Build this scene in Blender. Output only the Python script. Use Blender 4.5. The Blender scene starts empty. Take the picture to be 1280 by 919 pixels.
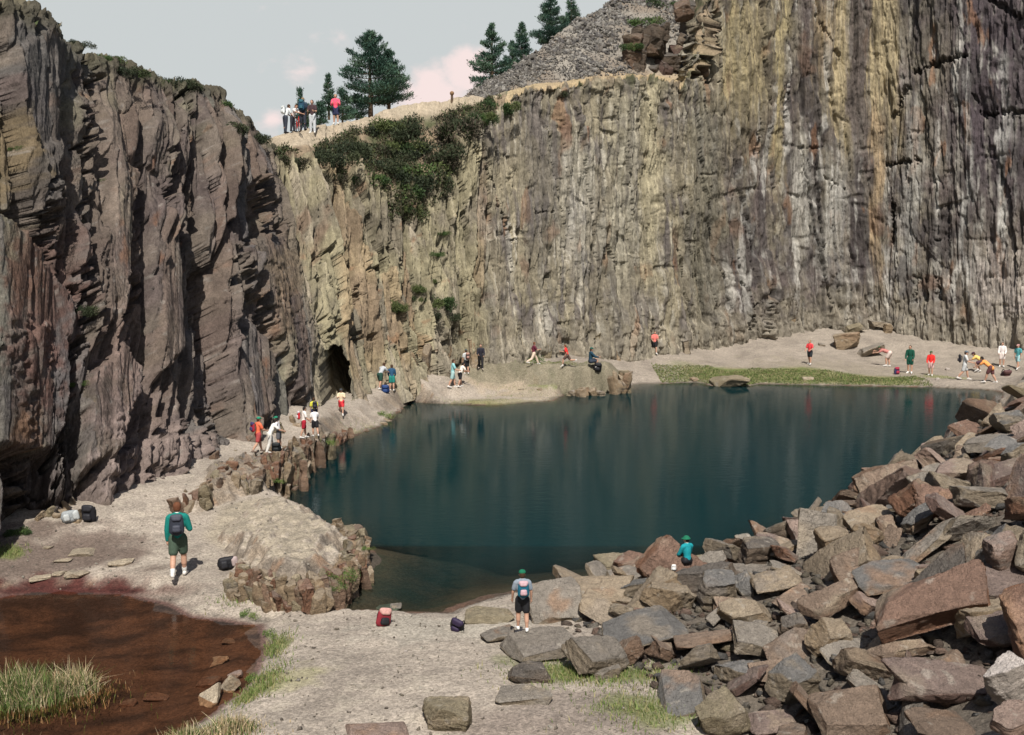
import bpy, bmesh, math, random
import numpy as np
from mathutils import Vector, Matrix, Euler

random.seed(7)
RNG = np.random.default_rng(11)
scene = bpy.context.scene
COL = scene.collection

# ------------------------------------------------------------------ camera
CAM_Z = 7.5
FPX = 1280.0
TH = math.atan(128.5 / FPX)
CT, ST = math.cos(TH), math.sin(TH)
cam_d = bpy.data.cameras.new("camera")
cam = bpy.data.objects.new("camera", cam_d)
COL.objects.link(cam)
cam.location = (0, 0, CAM_Z)
cam.rotation_euler = (math.pi / 2 - TH, 0, 0)
cam_d.sensor_width = 36.0
cam_d.lens = 36.0
cam_d.clip_end = 20000
cam_d.clip_start = 0.1
scene.camera = cam


def ray(px, py):
    cx = (px - 640.0) / FPX
    cy = (459.5 - py) / FPX
    return np.array([cx, cy * ST + CT, cy * CT - ST])


def P(px, py, D):
    d = ray(px, py)
    t = D / d[1]
    return np.array([d[0] * t, D, CAM_Z + d[2] * t])


def PZ(px, py, z):
    d = ray(px, py)
    t = (z - CAM_Z) / d[2]
    return np.array([d[0] * t, d[1] * t, z])


# ------------------------------------------------------------------ noise
_perm = np.random.default_rng(5).permutation(256)
PERM = np.concatenate([_perm, _perm, _perm])
_g = np.random.default_rng(9).normal(size=(256, 3))
GRAD = _g / np.linalg.norm(_g, axis=1, keepdims=True)


_G32 = [GRAD[:, i].astype(np.float32).copy() for i in range(3)]
P32 = PERM.astype(np.int32)
from concurrent.futures import ThreadPoolExecutor
_POOL = ThreadPoolExecutor(4)


def _perlin_chunk(x, y, z):
    x0 = np.floor(x); y0 = np.floor(y); z0 = np.floor(z)
    xf = (x - x0).astype(np.float32); yf = (y - y0).astype(np.float32); zf = (z - z0).astype(np.float32)
    xi = x0.astype(np.int32) & 255; yi = y0.astype(np.int32) & 255; zi = z0.astype(np.int32) & 255
    u = xf * xf * xf * (xf * (xf * 6 - 15) + 10)
    v = yf * yf * yf * (yf * (yf * 6 - 15) + 10)
    w = zf * zf * zf * (zf * (zf * 6 - 15) + 10)
    x1, y1, z1 = xf - 1, yf - 1, zf - 1
    A = P32[xi]; B = P32[xi + 1]
    AA = P32[A + yi] + zi; AB = P32[A + yi + 1] + zi; BA = P32[B + yi] + zi; BB = P32[B + yi + 1] + zi
    gx, gy, gz = _G32

    def g(i, fx, fy, fz):
        h = P32[i]
        return gx[h] * fx + gy[h] * fy + gz[h] * fz
    a = g(AA, xf, yf, zf); l1 = a + u * (g(BA, x1, yf, zf) - a)
    a = g(AB, xf, y1, zf); l2 = a + u * (g(BB, x1, y1, zf) - a)
    a = g(AA + 1, xf, yf, z1); l3 = a + u * (g(BA + 1, x1, yf, z1) - a)
    a = g(AB + 1, xf, y1, z1); l4 = a + u * (g(BB + 1, x1, y1, z1) - a)
    m1 = l1 + v * (l2 - l1); m2 = l3 + v * (l4 - l3)
    return (m1 + w * (m2 - m1)) * 1.5


def perlin(x, y, z=0.0):
    x, y, z = np.broadcast_arrays(np.asarray(x, float), np.asarray(y, float), np.asarray(z, float))
    sh = x.shape
    x = x.reshape(-1); y = y.reshape(-1); z = z.reshape(-1)
    n = x.size; C = 16384
    if n <= C:
        return _perlin_chunk(x, y, z).astype(float).reshape(sh)
    out = np.empty(n)

    def job(i):
        out[i:i + C] = _perlin_chunk(x[i:i + C], y[i:i + C], z[i:i + C])
    list(_POOL.map(job, range(0, n, C)))
    return out.reshape(sh)


def cells(x, y, seed):
    """cracked facets: for each point its nearest feature point's random numbers, and the offset from it"""
    sh = np.shape(x); x = np.asarray(x, float).reshape(-1); y = np.asarray(y, float).reshape(-1)
    R0 = np.random.default_rng(seed).random((256, 5)).astype(np.float32)
    out = np.empty((x.size, 5), np.float32)

    def job(s):
        X = x[s:s + 16384]; Y = y[s:s + 16384]
        ix = np.floor(X).astype(np.int32); iy = np.floor(Y).astype(np.int32)
        best = np.full(X.shape, 1e9); sec = np.full(X.shape, 1e9); bi = np.zeros(X.shape, np.int32); bdx = np.zeros(X.shape); bdy = np.zeros(X.shape)
        for a in (-1, 0, 1):
            for b in (-1, 0, 1):
                h = P32[(P32[(ix + a) & 255] + (iy + b)) & 255]
                dx = X - (ix + a + R0[h, 0]); dy = Y - (iy + b + R0[h, 1])
                d = dx * dx + dy * dy
                m = d < best
                sec = np.where(m, best, np.minimum(sec, d))
                best = np.where(m, d, best); bi = np.where(m, h, bi); bdx = np.where(m, dx, bdx); bdy = np.where(m, dy, bdy)
        r = R0[bi]
        o = out[s:s + 16384]
        o[:, 0] = r[:, 2] - .5 + (r[:, 3] - .5) * 1.5 * bdx + (r[:, 4] - .5) * 1.5 * bdy
        o[:, 1] = r[:, 2]; o[:, 2] = np.sqrt(sec) - np.sqrt(best); o[:, 3] = r[:, 4]; o[:, 4] = r[:, 3]
    list(_POOL.map(job, range(0, x.size, 16384)))
    return [out[:, k].astype(float).reshape(sh) for k in range(5)]


def fbm(x, y, z=0.0, o=4, gain=0.5, lac=2.03):
    r = 0; a = 1.0; s = 0
    for i in range(o):
        r = r + a * perlin(np.asarray(x) * lac ** i + 17.3 * i, np.asarray(y) * lac ** i - 9.1 * i, np.asarray(z) * lac ** i + 4.7 * i)
        s += a; a *= gain
    return r / s * 1.4


def ridged(x, y, z=0.0, o=3):
    r = 0; a = 1.0; s = 0
    for i in range(o):
        n = 1 - 2.2 * np.abs(perlin(np.asarray(x) * 2.1 ** i + 31.7 * i, np.asarray(y) * 2.1 ** i + 3.1 * i, np.asarray(z) * 2.1 ** i))
        r = r + a * n; s += a; a *= 0.5
    return r / s


def sstep(a, b, x):
    t = np.clip((x - a) / (b - a), 0, 1)
    return t * t * (3 - 2 * t)


def lerp(a, b, t):
    return a + (b - a) * t


# ------------------------------------------------------------------ helpers
def tag(o, label=None, cat=None, group=None, kind=None):
    if label: o['label'] = label
    if cat: o['category'] = cat
    if group: o['group'] = group
    if kind: o['kind'] = kind
    return o


def mesh_from(name, verts, faces, mat=None, smooth=False, col=None):
    """verts (n,3) array, faces (m,4) or (m,3) int array"""
    verts = np.asarray(verts, np.float32); faces = np.asarray(faces, np.int32)
    k = faces.shape[1]
    me = bpy.data.meshes.new(name)
    me.vertices.add(len(verts)); me.vertices.foreach_set('co', verts.ravel())
    me.loops.add(faces.size); me.loops.foreach_set('vertex_index', faces.ravel())
    me.polygons.add(len(faces)); me.polygons.foreach_set('loop_start', np.arange(len(faces), dtype=np.int32) * k)
    try:
        me.polygons.foreach_set('loop_total', np.full(len(faces), k, np.int32))
    except Exception:
        pass
    me.update(calc_edges=True)
    if smooth:
        me.polygons.foreach_set('use_smooth', np.ones(len(faces), bool))
    if col is not None:
        at = me.color_attributes.new('col', 'FLOAT_COLOR', 'POINT')
        c = np.ones((len(verts), 4), np.float32); c[:, :3] = col
        at.data.foreach_set('color', c.ravel())
    if mat: me.materials.append(mat)
    me.validate()
    return me


def link(name, me, parent=None):
    o = bpy.data.objects.new(name, me)
    COL.objects.link(o)
    if parent is not None: o.parent = parent
    return o


def empty(name, loc, rz=0.0):
    o = bpy.data.objects.new(name, None)
    COL.objects.link(o)
    o.location = loc; o.rotation_euler = (0, 0, rz)
    o.empty_display_size = 0.2
    return o


def grid_faces(nu, nv):
    i = np.arange((nu - 1) * (nv - 1)); a = (i // (nv - 1)) * nv + i % (nv - 1)
    return np.stack([a, a + nv, a + nv + 1, a + 1], 1)


# ------------------------------------------------------------------ materials
def new_mat(name):
    m = bpy.data.materials.new(name); m.use_nodes = True
    nt = m.node_tree; b = nt.nodes['Principled BSDF']
    return m, nt, b


def simple(name, c, rough=0.8, noise=0.0, nscale=20.0, bump=0.0):
    m, nt, b = new_mat(name)
    b.inputs['Roughness'].default_value = rough
    b.inputs['Specular IOR Level'].default_value = 0.25
    b.inputs['Base Color'].default_value = (*c, 1)
    if noise or bump:
        tc = nt.nodes.new('ShaderNodeTexCoord')
        nz = nt.nodes.new('ShaderNodeTexNoise'); nz.inputs['Scale'].default_value = nscale
        nz.inputs['Detail'].default_value = 5
        nt.links.new(tc.outputs['Object'], nz.inputs['Vector'])
        if noise:
            mx = nt.nodes.new('ShaderNodeMix'); mx.data_type = 'RGBA'
            mx.inputs[6].default_value = (*[max(0, v * (1 - noise)) for v in c], 1)
            mx.inputs[7].default_value = (*[min(1, v * (1 + noise)) for v in c], 1)
            rp = nt.nodes.new('ShaderNodeMapRange'); rp.inputs[1].default_value = .3; rp.inputs[2].default_value = .7
            nt.links.new(nz.outputs['Fac'], rp.inputs[0]); nt.links.new(rp.outputs[0], mx.inputs[0])
            nt.links.new(mx.outputs[2], b.inputs['Base Color'])
        if bump:
            bp = nt.nodes.new('ShaderNodeBump'); bp.inputs['Strength'].default_value = bump
            bp.inputs['Distance'].default_value = .01
            nt.links.new(nz.outputs['Fac'], bp.inputs['Height']); nt.links.new(bp.outputs['Normal'], b.inputs['Normal'])
    return m


def vcol_mat(name, scales=((3.0, .25), (18.0, .3), (90.0, .25)), bumps=((6.0, .08), (30.0, .03)), rough=.9, stretch=(1, 1, 1), speck=0.0, spec=.2, dark=0.0):
    """vertex colour (mineral colour) multiplied by noise at several scales, with bump"""
    m, nt, b = new_mat(name)
    L = nt.links.new
    b.inputs['Roughness'].default_value = rough
    b.inputs['Specular IOR Level'].default_value = spec
    at = nt.nodes.new('ShaderNodeAttribute'); at.attribute_name = 'col'
    tc = nt.nodes.new('ShaderNodeTexCoord')
    mp = nt.nodes.new('ShaderNodeMapping'); mp.inputs['Scale'].default_value = stretch
    L(tc.outputs['Object'], mp.inputs['Vector'])
    cur = at.outputs['Color']
    for s, amt in scales:
        nz = nt.nodes.new('ShaderNodeTexNoise'); nz.inputs['Scale'].default_value = s; nz.inputs['Detail'].default_value = 6
        nz.inputs['Roughness'].default_value = .65
        L(mp.outputs['Vector'], nz.inputs['Vector'])
        mr = nt.nodes.new('ShaderNodeMapRange')
        mr.inputs[1].default_value = .28; mr.inputs[2].default_value = .72
        mr.inputs[3].default_value = 1 - amt; mr.inputs[4].default_value = 1 + amt
        L(nz.outputs['Fac'], mr.inputs[0])
        vm = nt.nodes.new('ShaderNodeVectorMath'); vm.operation = 'SCALE'
        L(cur, vm.inputs[0]); L(mr.outputs[0], vm.inputs['Scale'])
        cur = vm.outputs[0]
    if speck:
        vo = nt.nodes.new('ShaderNodeTexVoronoi'); vo.inputs['Scale'].default_value = speck
        L(tc.outputs['Object'], vo.inputs['Vector'])
        hs = nt.nodes.new('ShaderNodeSeparateColor'); L(vo.outputs['Color'], hs.inputs[0])
        mr = nt.nodes.new('ShaderNodeMapRange'); mr.inputs[3].default_value = .72; mr.inputs[4].default_value = 1.28
        L(hs.outputs[0], mr.inputs[0])
        vm = nt.nodes.new('ShaderNodeVectorMath'); vm.operation = 'SCALE'
        L(cur, vm.inputs[0]); L(mr.outputs[0], vm.inputs['Scale']); cur = vm.outputs[0]
    L(cur, b.inputs['Base Color'])
    prev = None
    for s, d in bumps:
        nz = nt.nodes.new('ShaderNodeTexNoise'); nz.inputs['Scale'].default_value = s; nz.inputs['Detail'].default_value = 5
        nz.inputs['Roughness'].default_value = .6
        L(mp.outputs['Vector'], nz.inputs['Vector'])
        bp = nt.nodes.new('ShaderNodeBump'); bp.inputs['Distance'].default_value = d; bp.inputs['Strength'].default_value = 1.0
        L(nz.outputs['Fac'], bp.inputs['Height'])
        if prev: L(prev.outputs['Normal'], bp.inputs['Normal'])
        prev = bp
    if prev: L(prev.outputs['Normal'], b.inputs['Normal'])
    return m


# ------------------------------------------------------------------ polygons
def poly_px(pts, z=0.0):
    return np.array([PZ(a, b, z)[:2] for a, b in pts])


def chunked(fn, x, y, C=8192):
    x = np.asarray(x, float); y = np.asarray(y, float); sh = x.shape
    x = x.reshape(-1); y = y.reshape(-1)
    if x.size <= C: return fn(x, y).reshape(sh)
    out = np.empty(x.size)

    def job(i): out[i:i + C] = fn(x[i:i + C], y[i:i + C])
    list(_POOL.map(job, range(0, x.size, C)))
    return out.reshape(sh)


def sdist(x, y, poly):
    return chunked(lambda p, q: _sdist(p, q, poly), x, y)


def _sdist(x, y, poly):
    """signed distance, negative inside"""
    x = np.asarray(x, float); y = np.asarray(y, float)
    best = np.full(x.shape, 1e9); inside = np.zeros(x.shape, bool)
    n = len(poly)
    for i in range(n):
        ax, ay = poly[i]; bx, by = poly[(i + 1) % n]
        ex, ey = bx - ax, by - ay
        t = np.clip(((x - ax) * ex + (y - ay) * ey) / (ex * ex + ey * ey + 1e-12), 0, 1)
        d = (x - ax - t * ex) ** 2 + (y - ay - t * ey) ** 2
        best = np.minimum(best, d)
        c = ((ay > y) != (by > y)) & (x < (bx - ax) * (y - ay) / (by - ay + 1e-12) + ax)
        inside ^= c
    d = np.sqrt(best)
    return np.where(inside, -d, d)


LAKE_NEAR = [(640, 742), (590, 757), (560, 768), (500, 768), (440, 767), (400, 765), (428, 742), (452, 712), (458, 690)]
LAKE = np.concatenate([
    poly_px(LAKE_NEAR),
    np.array([[-4.3, 26.6], [-5.0, 28.2], [-6.4, 29.6], [-7.3, 31.2]]),
    poly_px([(345, 630), (366, 606), (400, 571), (428, 549), (478, 532), (510, 502), (560, 505), (620, 507), (690, 501), (706, 493),
             (780, 489), (792, 481), (870, 478), (890, 482), (935, 483), (950, 480), (1050, 482), (1160, 484), (1240, 488)]),
    np.array([[29.0, 60.0], [24.0, 50.0], [18.8, 38.5], [15.2, 35.0], [12.2, 32.0], [10.0, 29.8], [7.6, 28.0], [6.2, 25.8], [4.6, 24.4], [2.6, 24.0], [1.0, 23.2]]),
])
POOL = poly_px([(-80, 752), (0, 748), (40, 742), (90, 741), (150, 744), (205, 757), (235, 772), (322, 784), (328, 812), (318, 838), (300, 862), (262, 892), (215, 930), (120, 990), (-120, 990)])

# ------------------------------------------------------------------ ground height field
CTRL_PX = [
    (400, 919, .35), (520, 850, .35), (640, 880, .4), (800, 900, .4), (450, 800, .25), (560, 790, .2), (340, 800, .22), (0, 730, .22), (0, 690, .5),
    (45, 660, .7), (100, 690, .35), (150, 700, .35), (222, 722, .3), (250, 680, .45), (170, 650, .7), (130, 640, .9), (220, 600, 1.0), (250, 605, 1.0),
    (300, 575, 1.05), (320, 555, 1.1), (365, 545, 1.1), (385, 512, 1.25), 
]
CTRL_D = [(430, 513, 46), (455, 506, 48.6), (480, 493, 51.8), (400, 529, 42.3), (365, 549, 38.8), (505, 489, 54), (440, 530, 44.6), (330, 572, 35.5), (412, 506, 47.5), (435, 500, 49),(530, 480, 56), (565, 478, 57.3), (560, 497, 56.4), (620, 492, 57.6), (680, 496, 57.2), (640, 474, 60.0), (600, 472, 60.0), (700, 480, 59.4), (700, 462, 61), (700, 456, 63), (660, 460, 62),
          (760, 466, 61), (775, 485, 60.2), (640, 447, 63), (610, 450, 61.5), (600, 462, 60.4), (560, 464, 59.3), (740, 463, 62.5), (740, 452, 65), (700, 447, 65), (820, 460, 69), (820, 445, 71), (860, 470, 66.8), (790, 470, 65),
          (900, 458, 70), (900, 442, 74), (1012, 458, 69), (1012, 440, 74), (1000, 417, 79), (1050, 470, 66.5), (1100, 445, 74), (1100, 413, 79), (1137, 467, 67), (1163, 467, 67), (1205, 474, 66.3), (1250, 462, 69),
          (1280, 470, 67.5), (1280, 440, 73), (1180, 432, 76), (940, 424, 76.5), (1040, 425, 77)]
CTRL_W = [(-9.3, 50, .85), (-9.8, 53, .8), (-8.0, 52.5, .9), (4.5, 14, .4), (6.5, 13, 1.5), (8.7, 17.3, 2.5), (10.9, 21.8, 3.3), (13.2, 26.6, 3.8), (17, 33, 2.4), (17, 36, .8), (12.5, 31, .9), (8, 27, .6),
          (2, 22.5, .25), (1.5, 19, .35), (4, 19.5, .8), (6, 18, 1.3), (7, 22, 1.5), (9.5, 25, 1.9), (16, 24, 5.2), (13, 17, 4.8), (11, 12, 4), (8, 9, 3.5), (21, 31, 5),
          (0, 8, 1.2), (0, 0, 5.9), (-8, 8, .8), (-10, 0, 4), (8, 0, 5), (26, 40, 5), (33, 50, 4), (36, 60, 2.5), (-14, 20, .6), (0, 40, .5), (10, 48, .5)]
_cp = np.array([list(PZ(a, b, z)) for a, b, z in CTRL_PX] + [list(P(*c)) for c in CTRL_D] + [list(c) for c in CTRL_W])


def _tps_fit(pts):
    n = len(pts); X = pts[:, :2]
    r = np.linalg.norm(X[:, None] - X[None], axis=2)
    K = np.where(r > 0, r * r * np.log(r + 1e-9), 0) + np.eye(n) * 0.6
    A = np.zeros((n + 3, n + 3)); A[:n, :n] = K
    A[:n, n] = 1; A[:n, n + 1:] = X; A[n, :n] = 1; A[n + 1:, :n] = X.T
    return np.linalg.solve(A, np.concatenate([pts[:, 2], [0, 0, 0]]))


_tw = _tps_fit(_cp)


def tps(x, y):
    return chunked(_tps, x, y)


def _tps(x, y):
    out = _tw[-3] + _tw[-2] * x + _tw[-1] * y
    for i in range(len(_cp)):
        r2 = (x - _cp[i, 0]) ** 2 + (y - _cp[i, 1]) ** 2 + 1e-9
        out = out + _tw[i] * 0.5 * r2 * np.log(r2)
    return out


# rocky bank sharpness: (x, y, width)
BANKW = np.array([[*PZ(a, b, 0)[:2], w] for a, b, w in [
    (350, 625, .35), (370, 600, .35), (400, 570, .4), (430, 548, .9), (455, 540, 1.9), (480, 530, 2.0), (510, 500, .9), (570, 504, .35), (650, 503, .6), (700, 495, .4), (780, 488, .3), (800, 480, 1.5),
    (900, 478, .8), (1050, 482, .7), (1160, 484, 1.2), (1240, 487, 2.5), (500, 768, .5), (600, 755, .6)]] + [[4.6, 24.4, 1.5], [10, 29.8, 1.2], [18, 38, 1.5]])

OUTCROP = np.concatenate([poly_px([(297, 742), (345, 752), (398, 759)], .2), poly_px([(425, 740), (446, 706), (448, 688)], 0.1), np.array([[-4.6, 26.4], [-5.3, 27.8], [-6.3, 29.2], [-7.4, 29.6], [-8.4, 28.2], [-8.2, 25.8], [-7.0, 24.4]])])
BANKROCK = np.concatenate([poly_px([(236, 634), (258, 592), (312, 578), (350, 562), (395, 548)], 1.0), poly_px([(400, 572), (366, 608), (342, 633)], .0), np.array([[-7.3, 30.0]])])


HUMP = np.concatenate([poly_px([(548, 484), (600, 489), (650, 487), (712, 489), (782, 488), (792, 480)], .25), np.array([P(780, 462, 63.2)[:2], P(700, 458, 63.4)[:2], P(640, 460, 62.5)[:2], P(585, 470, 60.8)[:2]])])


def ground_z(x, y, detail=True):
    x = np.asarray(x, float); y = np.asarray(y, float)
    z = np.clip(tps(x, y), .15, 9)
    n1 = fbm(x * .35, y * .35, 3.3, 3)
    z = z + n1 * .06
    wx = x + fbm(x * .8, y * .8, 1.2, 3) * .25
    wy = y + fbm(x * .8, y * .8, 7.9, 3) * .25
    sd = sdist(wx, wy, LAKE)
    def _bw(x, y):
        d2 = np.zeros_like(x); ws = np.zeros_like(x)
        for bx, by, w in BANKW:
            k = 1 / ((x - bx) ** 2 + (y - by) ** 2 + .3) ** 2
            d2 = d2 + k * w; ws = ws + k
        return d2 / ws
    bw = chunked(_bw, x, y)
    # rock masses
    sdo = sdist(x + fbm(x * 1.3, y * 1.3, 2.1, 3) * .35, y + fbm(x * 1.3, y * 1.3, 5.5, 3) * .35, OUTCROP)
    top = .80 + .1 * fbm(x * .9, y * .9, 4.1, 3) + .1 * ridged(x * 1.6 + y * .4, y * .5, 8.0, 2)
    prof = np.clip(-sdo / .7, 0, 1) ** .7
    step = prof + .16 * perlin(x * 3.2, y * 1.3, 1.0) * sstep(0, .2, prof) * sstep(1, .75, prof)
    zo = top * np.clip(step, 0, 1) * sstep(-8.6, -6.4, x + .5 * fbm(x * .7, y * .7, 0.3, 2)) + .05
    zo = zo + (.07 * ridged(x * 2.6 + .5 * y, y * 1.4, 3.0, 3) + .05 * fbm(x * 4, y * 4, 5, 3)) * sstep(.1, .5, prof)
    z = np.where(sdo < 0, np.maximum(z, zo), z)
    sdb = sdist(x + fbm(x * 1.7, y * 1.7, 12.1, 3) * .3, y + fbm(x * 1.7, y * 1.7, 15.5, 3) * .3, BANKROCK)
    inb = sstep(0, -.4, sdb)
    rough = ridged(x * 1.5 + y * .5, y * 1.2, 21.0, 3)
    z = z + inb * (.18 + .28 * rough)
    sdh = sdist(x + fbm(x * .9, y * .9, 22.1, 3) * .5, y + fbm(x * .9, y * .9, 25.5, 3) * .5, HUMP)
    zh = (1.25 + .2 * fbm(x * .5, y * .5, 3.7, 3) + .22 * ridged(x * .9, y * .9, 6.0, 2)) * np.clip(-sdh / 1.3, 0, 1) ** .75 + .2
    z = np.where(sdh < 0, np.maximum(z, zh), z)
    bw = np.where(sdo < .3, .18, bw)
    rk = .55 * ridged(x * 2.3 + y * .6, y * 1.6, 3.0, 3) * sstep(.75, .35, bw)
    land = z * sstep(-.02, 1.0, sd / bw - np.maximum(rk, -.35) * sstep(0, .2, sd)) ** .7 + .015
    wet = np.maximum(-3.0, .06 + sd * np.where(y < 27, .24, .9))
    z = np.where(sd > 0, land, np.minimum(wet, 0.02))
    # rocks that reach under the water
    # shallow pool
    sp = sdist(x + fbm(x * .9, y * .9, 31.2, 3) * .3, y + fbm(x * .9, y * .9, 37.9, 3) * .3, POOL)
    zp = np.where(sp > 0, z * sstep(0, .9, sp) + .01, np.maximum(-.28, sp * .2) + .05 * fbm(x * 1.6, y * 1.6, 2, 3))
    z = np.where(sp < 1.0, np.minimum(z, np.where(sp > 0, np.maximum(zp, .012), zp)), z)
    if detail:
        gr = fbm(x * 2.2, y * 2.2, 9.0, 4)
        z = z + np.where((sd > .05) & (sp > .05), gr * .035, gr * .02)
    return z


def build_ground():
    nt_, nd = 640, 620
    t = np.concatenate([np.linspace(-1.9, -.75, 90)[:-1], np.linspace(-.75, .75, nt_), np.linspace(.75, 1.9, 90)[1:]])
    D = np.concatenate([np.linspace(-6, 11.5, 40)[:-1], np.geomspace(11.5, 92, nd)])
    T, DD = np.meshgrid(t, D, indexing='ij')
    X = T * np.maximum(DD, 9.0); Y = DD
    Z = ground_z(X, Y)
    V = np.stack([X, Y, Z], -1).reshape(-1, 3)
    gx = np.gradient(Z, axis=0) / (np.gradient(X, axis=0) + 1e-6)
    gy = np.gradient(Z, axis=1) / (np.gradient(Y, axis=1) + 1e-6)
    slope = np.sqrt(gx ** 2 + gy ** 2)
    sd = sdist(X, Y, LAKE); sp = sdist(X, Y, POOL)
    c = np.zeros(X.shape + (3,))
    gravel = np.array([.365, .315, .262])
    gravel2 = np.array([.285, .245, .205])
    n = fbm(X * .5, Y * .5, 2.0, 4)
    n2 = fbm(X * 1.7, Y * 2.6, 52.0, 4)
    c[:] = lerp(gravel, gravel2, sstep(-.2, .5, n)[..., None])
    c = lerp(c, np.array([.215, .185, .155]), (sstep(.12, .5, n2) * .4)[..., None])
    c = lerp(c, np.array([.40, .355, .285]), (sstep(.15, .5, -n2 + .4 * n) * .35)[..., None])

    def blob(px, py, z, rx, ry, col, s=1.0, soft=.6, nz=.7, f=1.2):
        nonlocal c
        q = PZ(px, py, z)
        d = np.sqrt(((X - q[0]) / rx) ** 2 + ((Y - q[1]) / ry) ** 2) + nz * fbm(X * f, Y * f, px * .1, 4)
        k = sstep(1, 1 - soft, d) * s
        c = lerp(c, np.array(col), k[..., None])

    dkgr = (.15, .115, .095)
    # dark gravel on the left margin, slaty gravel by the foreground rocks
    blob(20, 700, .4, 3.6, 2.6, dkgr, .95)
    blob(110, 690, .4, 2.2, 1.6, dkgr, .8)
    blob(200, 735, .3, 1.6, .7, dkgr, .55)
    blob(730, 900, .4, 2.2, 1.3, (.2, .165, .14), .7)
    blob(640, 910, .4, 1.6, .9, (.22, .18, .15), .5)
    blob(560, 790, .2, 2.5, 1.0, (.33, .31, .26), .5)
    # tan trodden earth by the far talus
    blob(620, 447, 2.1, 3.0, 3.0, (.40, .325, .24), .85)
    blob(680, 455, 1.9, 3.0, 2.0, (.36, .30, .22), .6)
    blob(1020, 440, 1.8, 9, 6, (.31, .27, .20), .5)
    green = (.13, .155, .045)
    c *= (1 - .2 * sstep(54, 62, Y))[..., None]
    # grass on the far bank
    far_sd = sd
    k = sstep(5.6, 4.2, far_sd + .9 * fbm(X * .4, Y * .4, 5, 3) + 2.2 * sstep(20, 25, X)) * sstep(58, 60, Y) * sstep(9.5, 13.5, X) * sstep(26.2, 24.5, X) * sstep(.1, .5, far_sd)
    gm = fbm(X * .7, Y * 1.2, 77, 4)[..., None]
    c = lerp(c, lerp(np.array([.10, .13, .035]), np.array([.22, .20, .10]), sstep(-.25, .45, gm)), (k * .92)[..., None])
    blob(700, 452, 1.9, 2.4, .8, green, .7)
    blob(640, 480, 1.2, 4.6, 2.8, (.24, .215, .135), .85)
    blob(740, 478, 1.2, 3.0, 2.6, (.24, .21, .14), .85)
    blob(600, 500, .3, 4.0, .8, (.2, .19, .08), .7)
    blob(1180, 463, .7, 2.2, 1.2, (.24, .24, .11), .6)
    # bank grass by the narrow path and around the pool
    blob(465, 525, .8, 1.6, 2.8, (.23, .20, .11), .8)
    blob(700, 845, .3, .9, .6, green, .75); blob(760, 850, .35, 1.3, .45, green, .75); blob(810, 888, .4, 1.0, .7, green, .7); blob(650, 830, .3, .8, .4, green, .4)
    blob(345, 800, .2, .35, .5, green, .8); blob(330, 850, .2, .5, 1.0, green, .7); blob(10, 690, .5, .5, .5, green, .8); blob(370, 850, .2, .7, .8, (.3, .28, .15), .6)
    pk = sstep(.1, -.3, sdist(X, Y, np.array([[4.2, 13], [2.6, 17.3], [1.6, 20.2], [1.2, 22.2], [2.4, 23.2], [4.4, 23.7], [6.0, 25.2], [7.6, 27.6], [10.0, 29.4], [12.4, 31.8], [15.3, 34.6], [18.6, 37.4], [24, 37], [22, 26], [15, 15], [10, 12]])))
    c = lerp(c, np.array([.105, .088, .07]), (pk * .9)[..., None])  # ground under the pile darkened: shade of the gaps put into its colour
    # red silt margin of the brown pool
    red = np.array([.075, .026, .022])
    kr = sstep(.85, .25, sp + .45 * fbm(X * 1.5, Y * 1.5, 3, 3)) * sstep(-.2, .03, sp) * sstep(22.3, 22.9, Y + .0 * X)
    kr2 = sstep(.25, .05, sp) * sstep(-.3, 0, sp)
    c = lerp(c, red, np.maximum(kr, kr2 * .8)[..., None])
    # bed of pool and of lake
    bed = lerp(np.array([.115, .07, .048]), np.array([.042, .029, .024]), sstep(-.35, .45, fbm(X * .9, Y * 1.8, 6, 4) + .5 * sstep(19.5, 22.5, Y) - .1)[..., None])
    c = np.where((sp < 0)[..., None], bed, c)
    lb = lerp(np.array([.115, .07, .05]), np.array([.07, .058, .045]), sstep(-.3, .4, fbm(X * .7, Y * .7, 16, 4))[..., None])
    c = np.where((sd < 0)[..., None], lb, c)
    # bare rock where steep
    rn = fbm(X * 1.1, Y * 1.1, Z * 1.1, 4)
    rock = lerp(np.array([.25, .20, .15]), np.array([.16, .135, .11]), sstep(-.35, .35, rn)[..., None])
    rock = lerp(rock, np.array([.27, .165, .10]), (sstep(.25, .6, fbm(X * 1.9, Y * 1.9, 40, 3)) * .7)[..., None])
    kk = sstep(.55, 1.1, slope) * (sd > -.1) * (sp > 0)
    sdo = sdist(X, Y, OUTCROP); sdb = sdist(X, Y, BANKROCK)
    kk = np.maximum(kk * .9, sstep(.0, -.4, sdb) * .92 * (sd > 0))
    c = lerp(c, rock, kk[..., None])
    pl = lerp(np.array([.35, .30, .225]), np.array([.235, .205, .155]), sstep(-.2, .4, fbm(X * 2.2, Y * 2.2, 88, 4))[..., None])
    c = lerp(c, pl, (sstep(0, -.5, sdo) * sstep(.7, .35, slope) * .8)[..., None])
    sdh = sdist(X + fbm(X * .9, Y * .9, 22.1, 3) * .5, Y + fbm(X * .9, Y * .9, 25.5, 3) * .5, HUMP)
    hc = lerp(np.array([.215, .19, .135]), np.array([.135, .125, .085]), sstep(-.3, .35, fbm(X * 1.2, Y * 1.2, 66, 4))[..., None])
    c = lerp(c, hc, (sstep(.1, -.4, sdh) * .85)[..., None])
    # damp line at the water's edge
    wl = sstep(.09, .02, Z) * (sd > 0) * (sp > .2)
    c = c * (1 - .5 * wl[..., None])
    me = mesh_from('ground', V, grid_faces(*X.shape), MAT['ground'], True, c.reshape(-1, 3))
    o = link('ground', me); tag(o, kind='structure')
    return o
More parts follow.
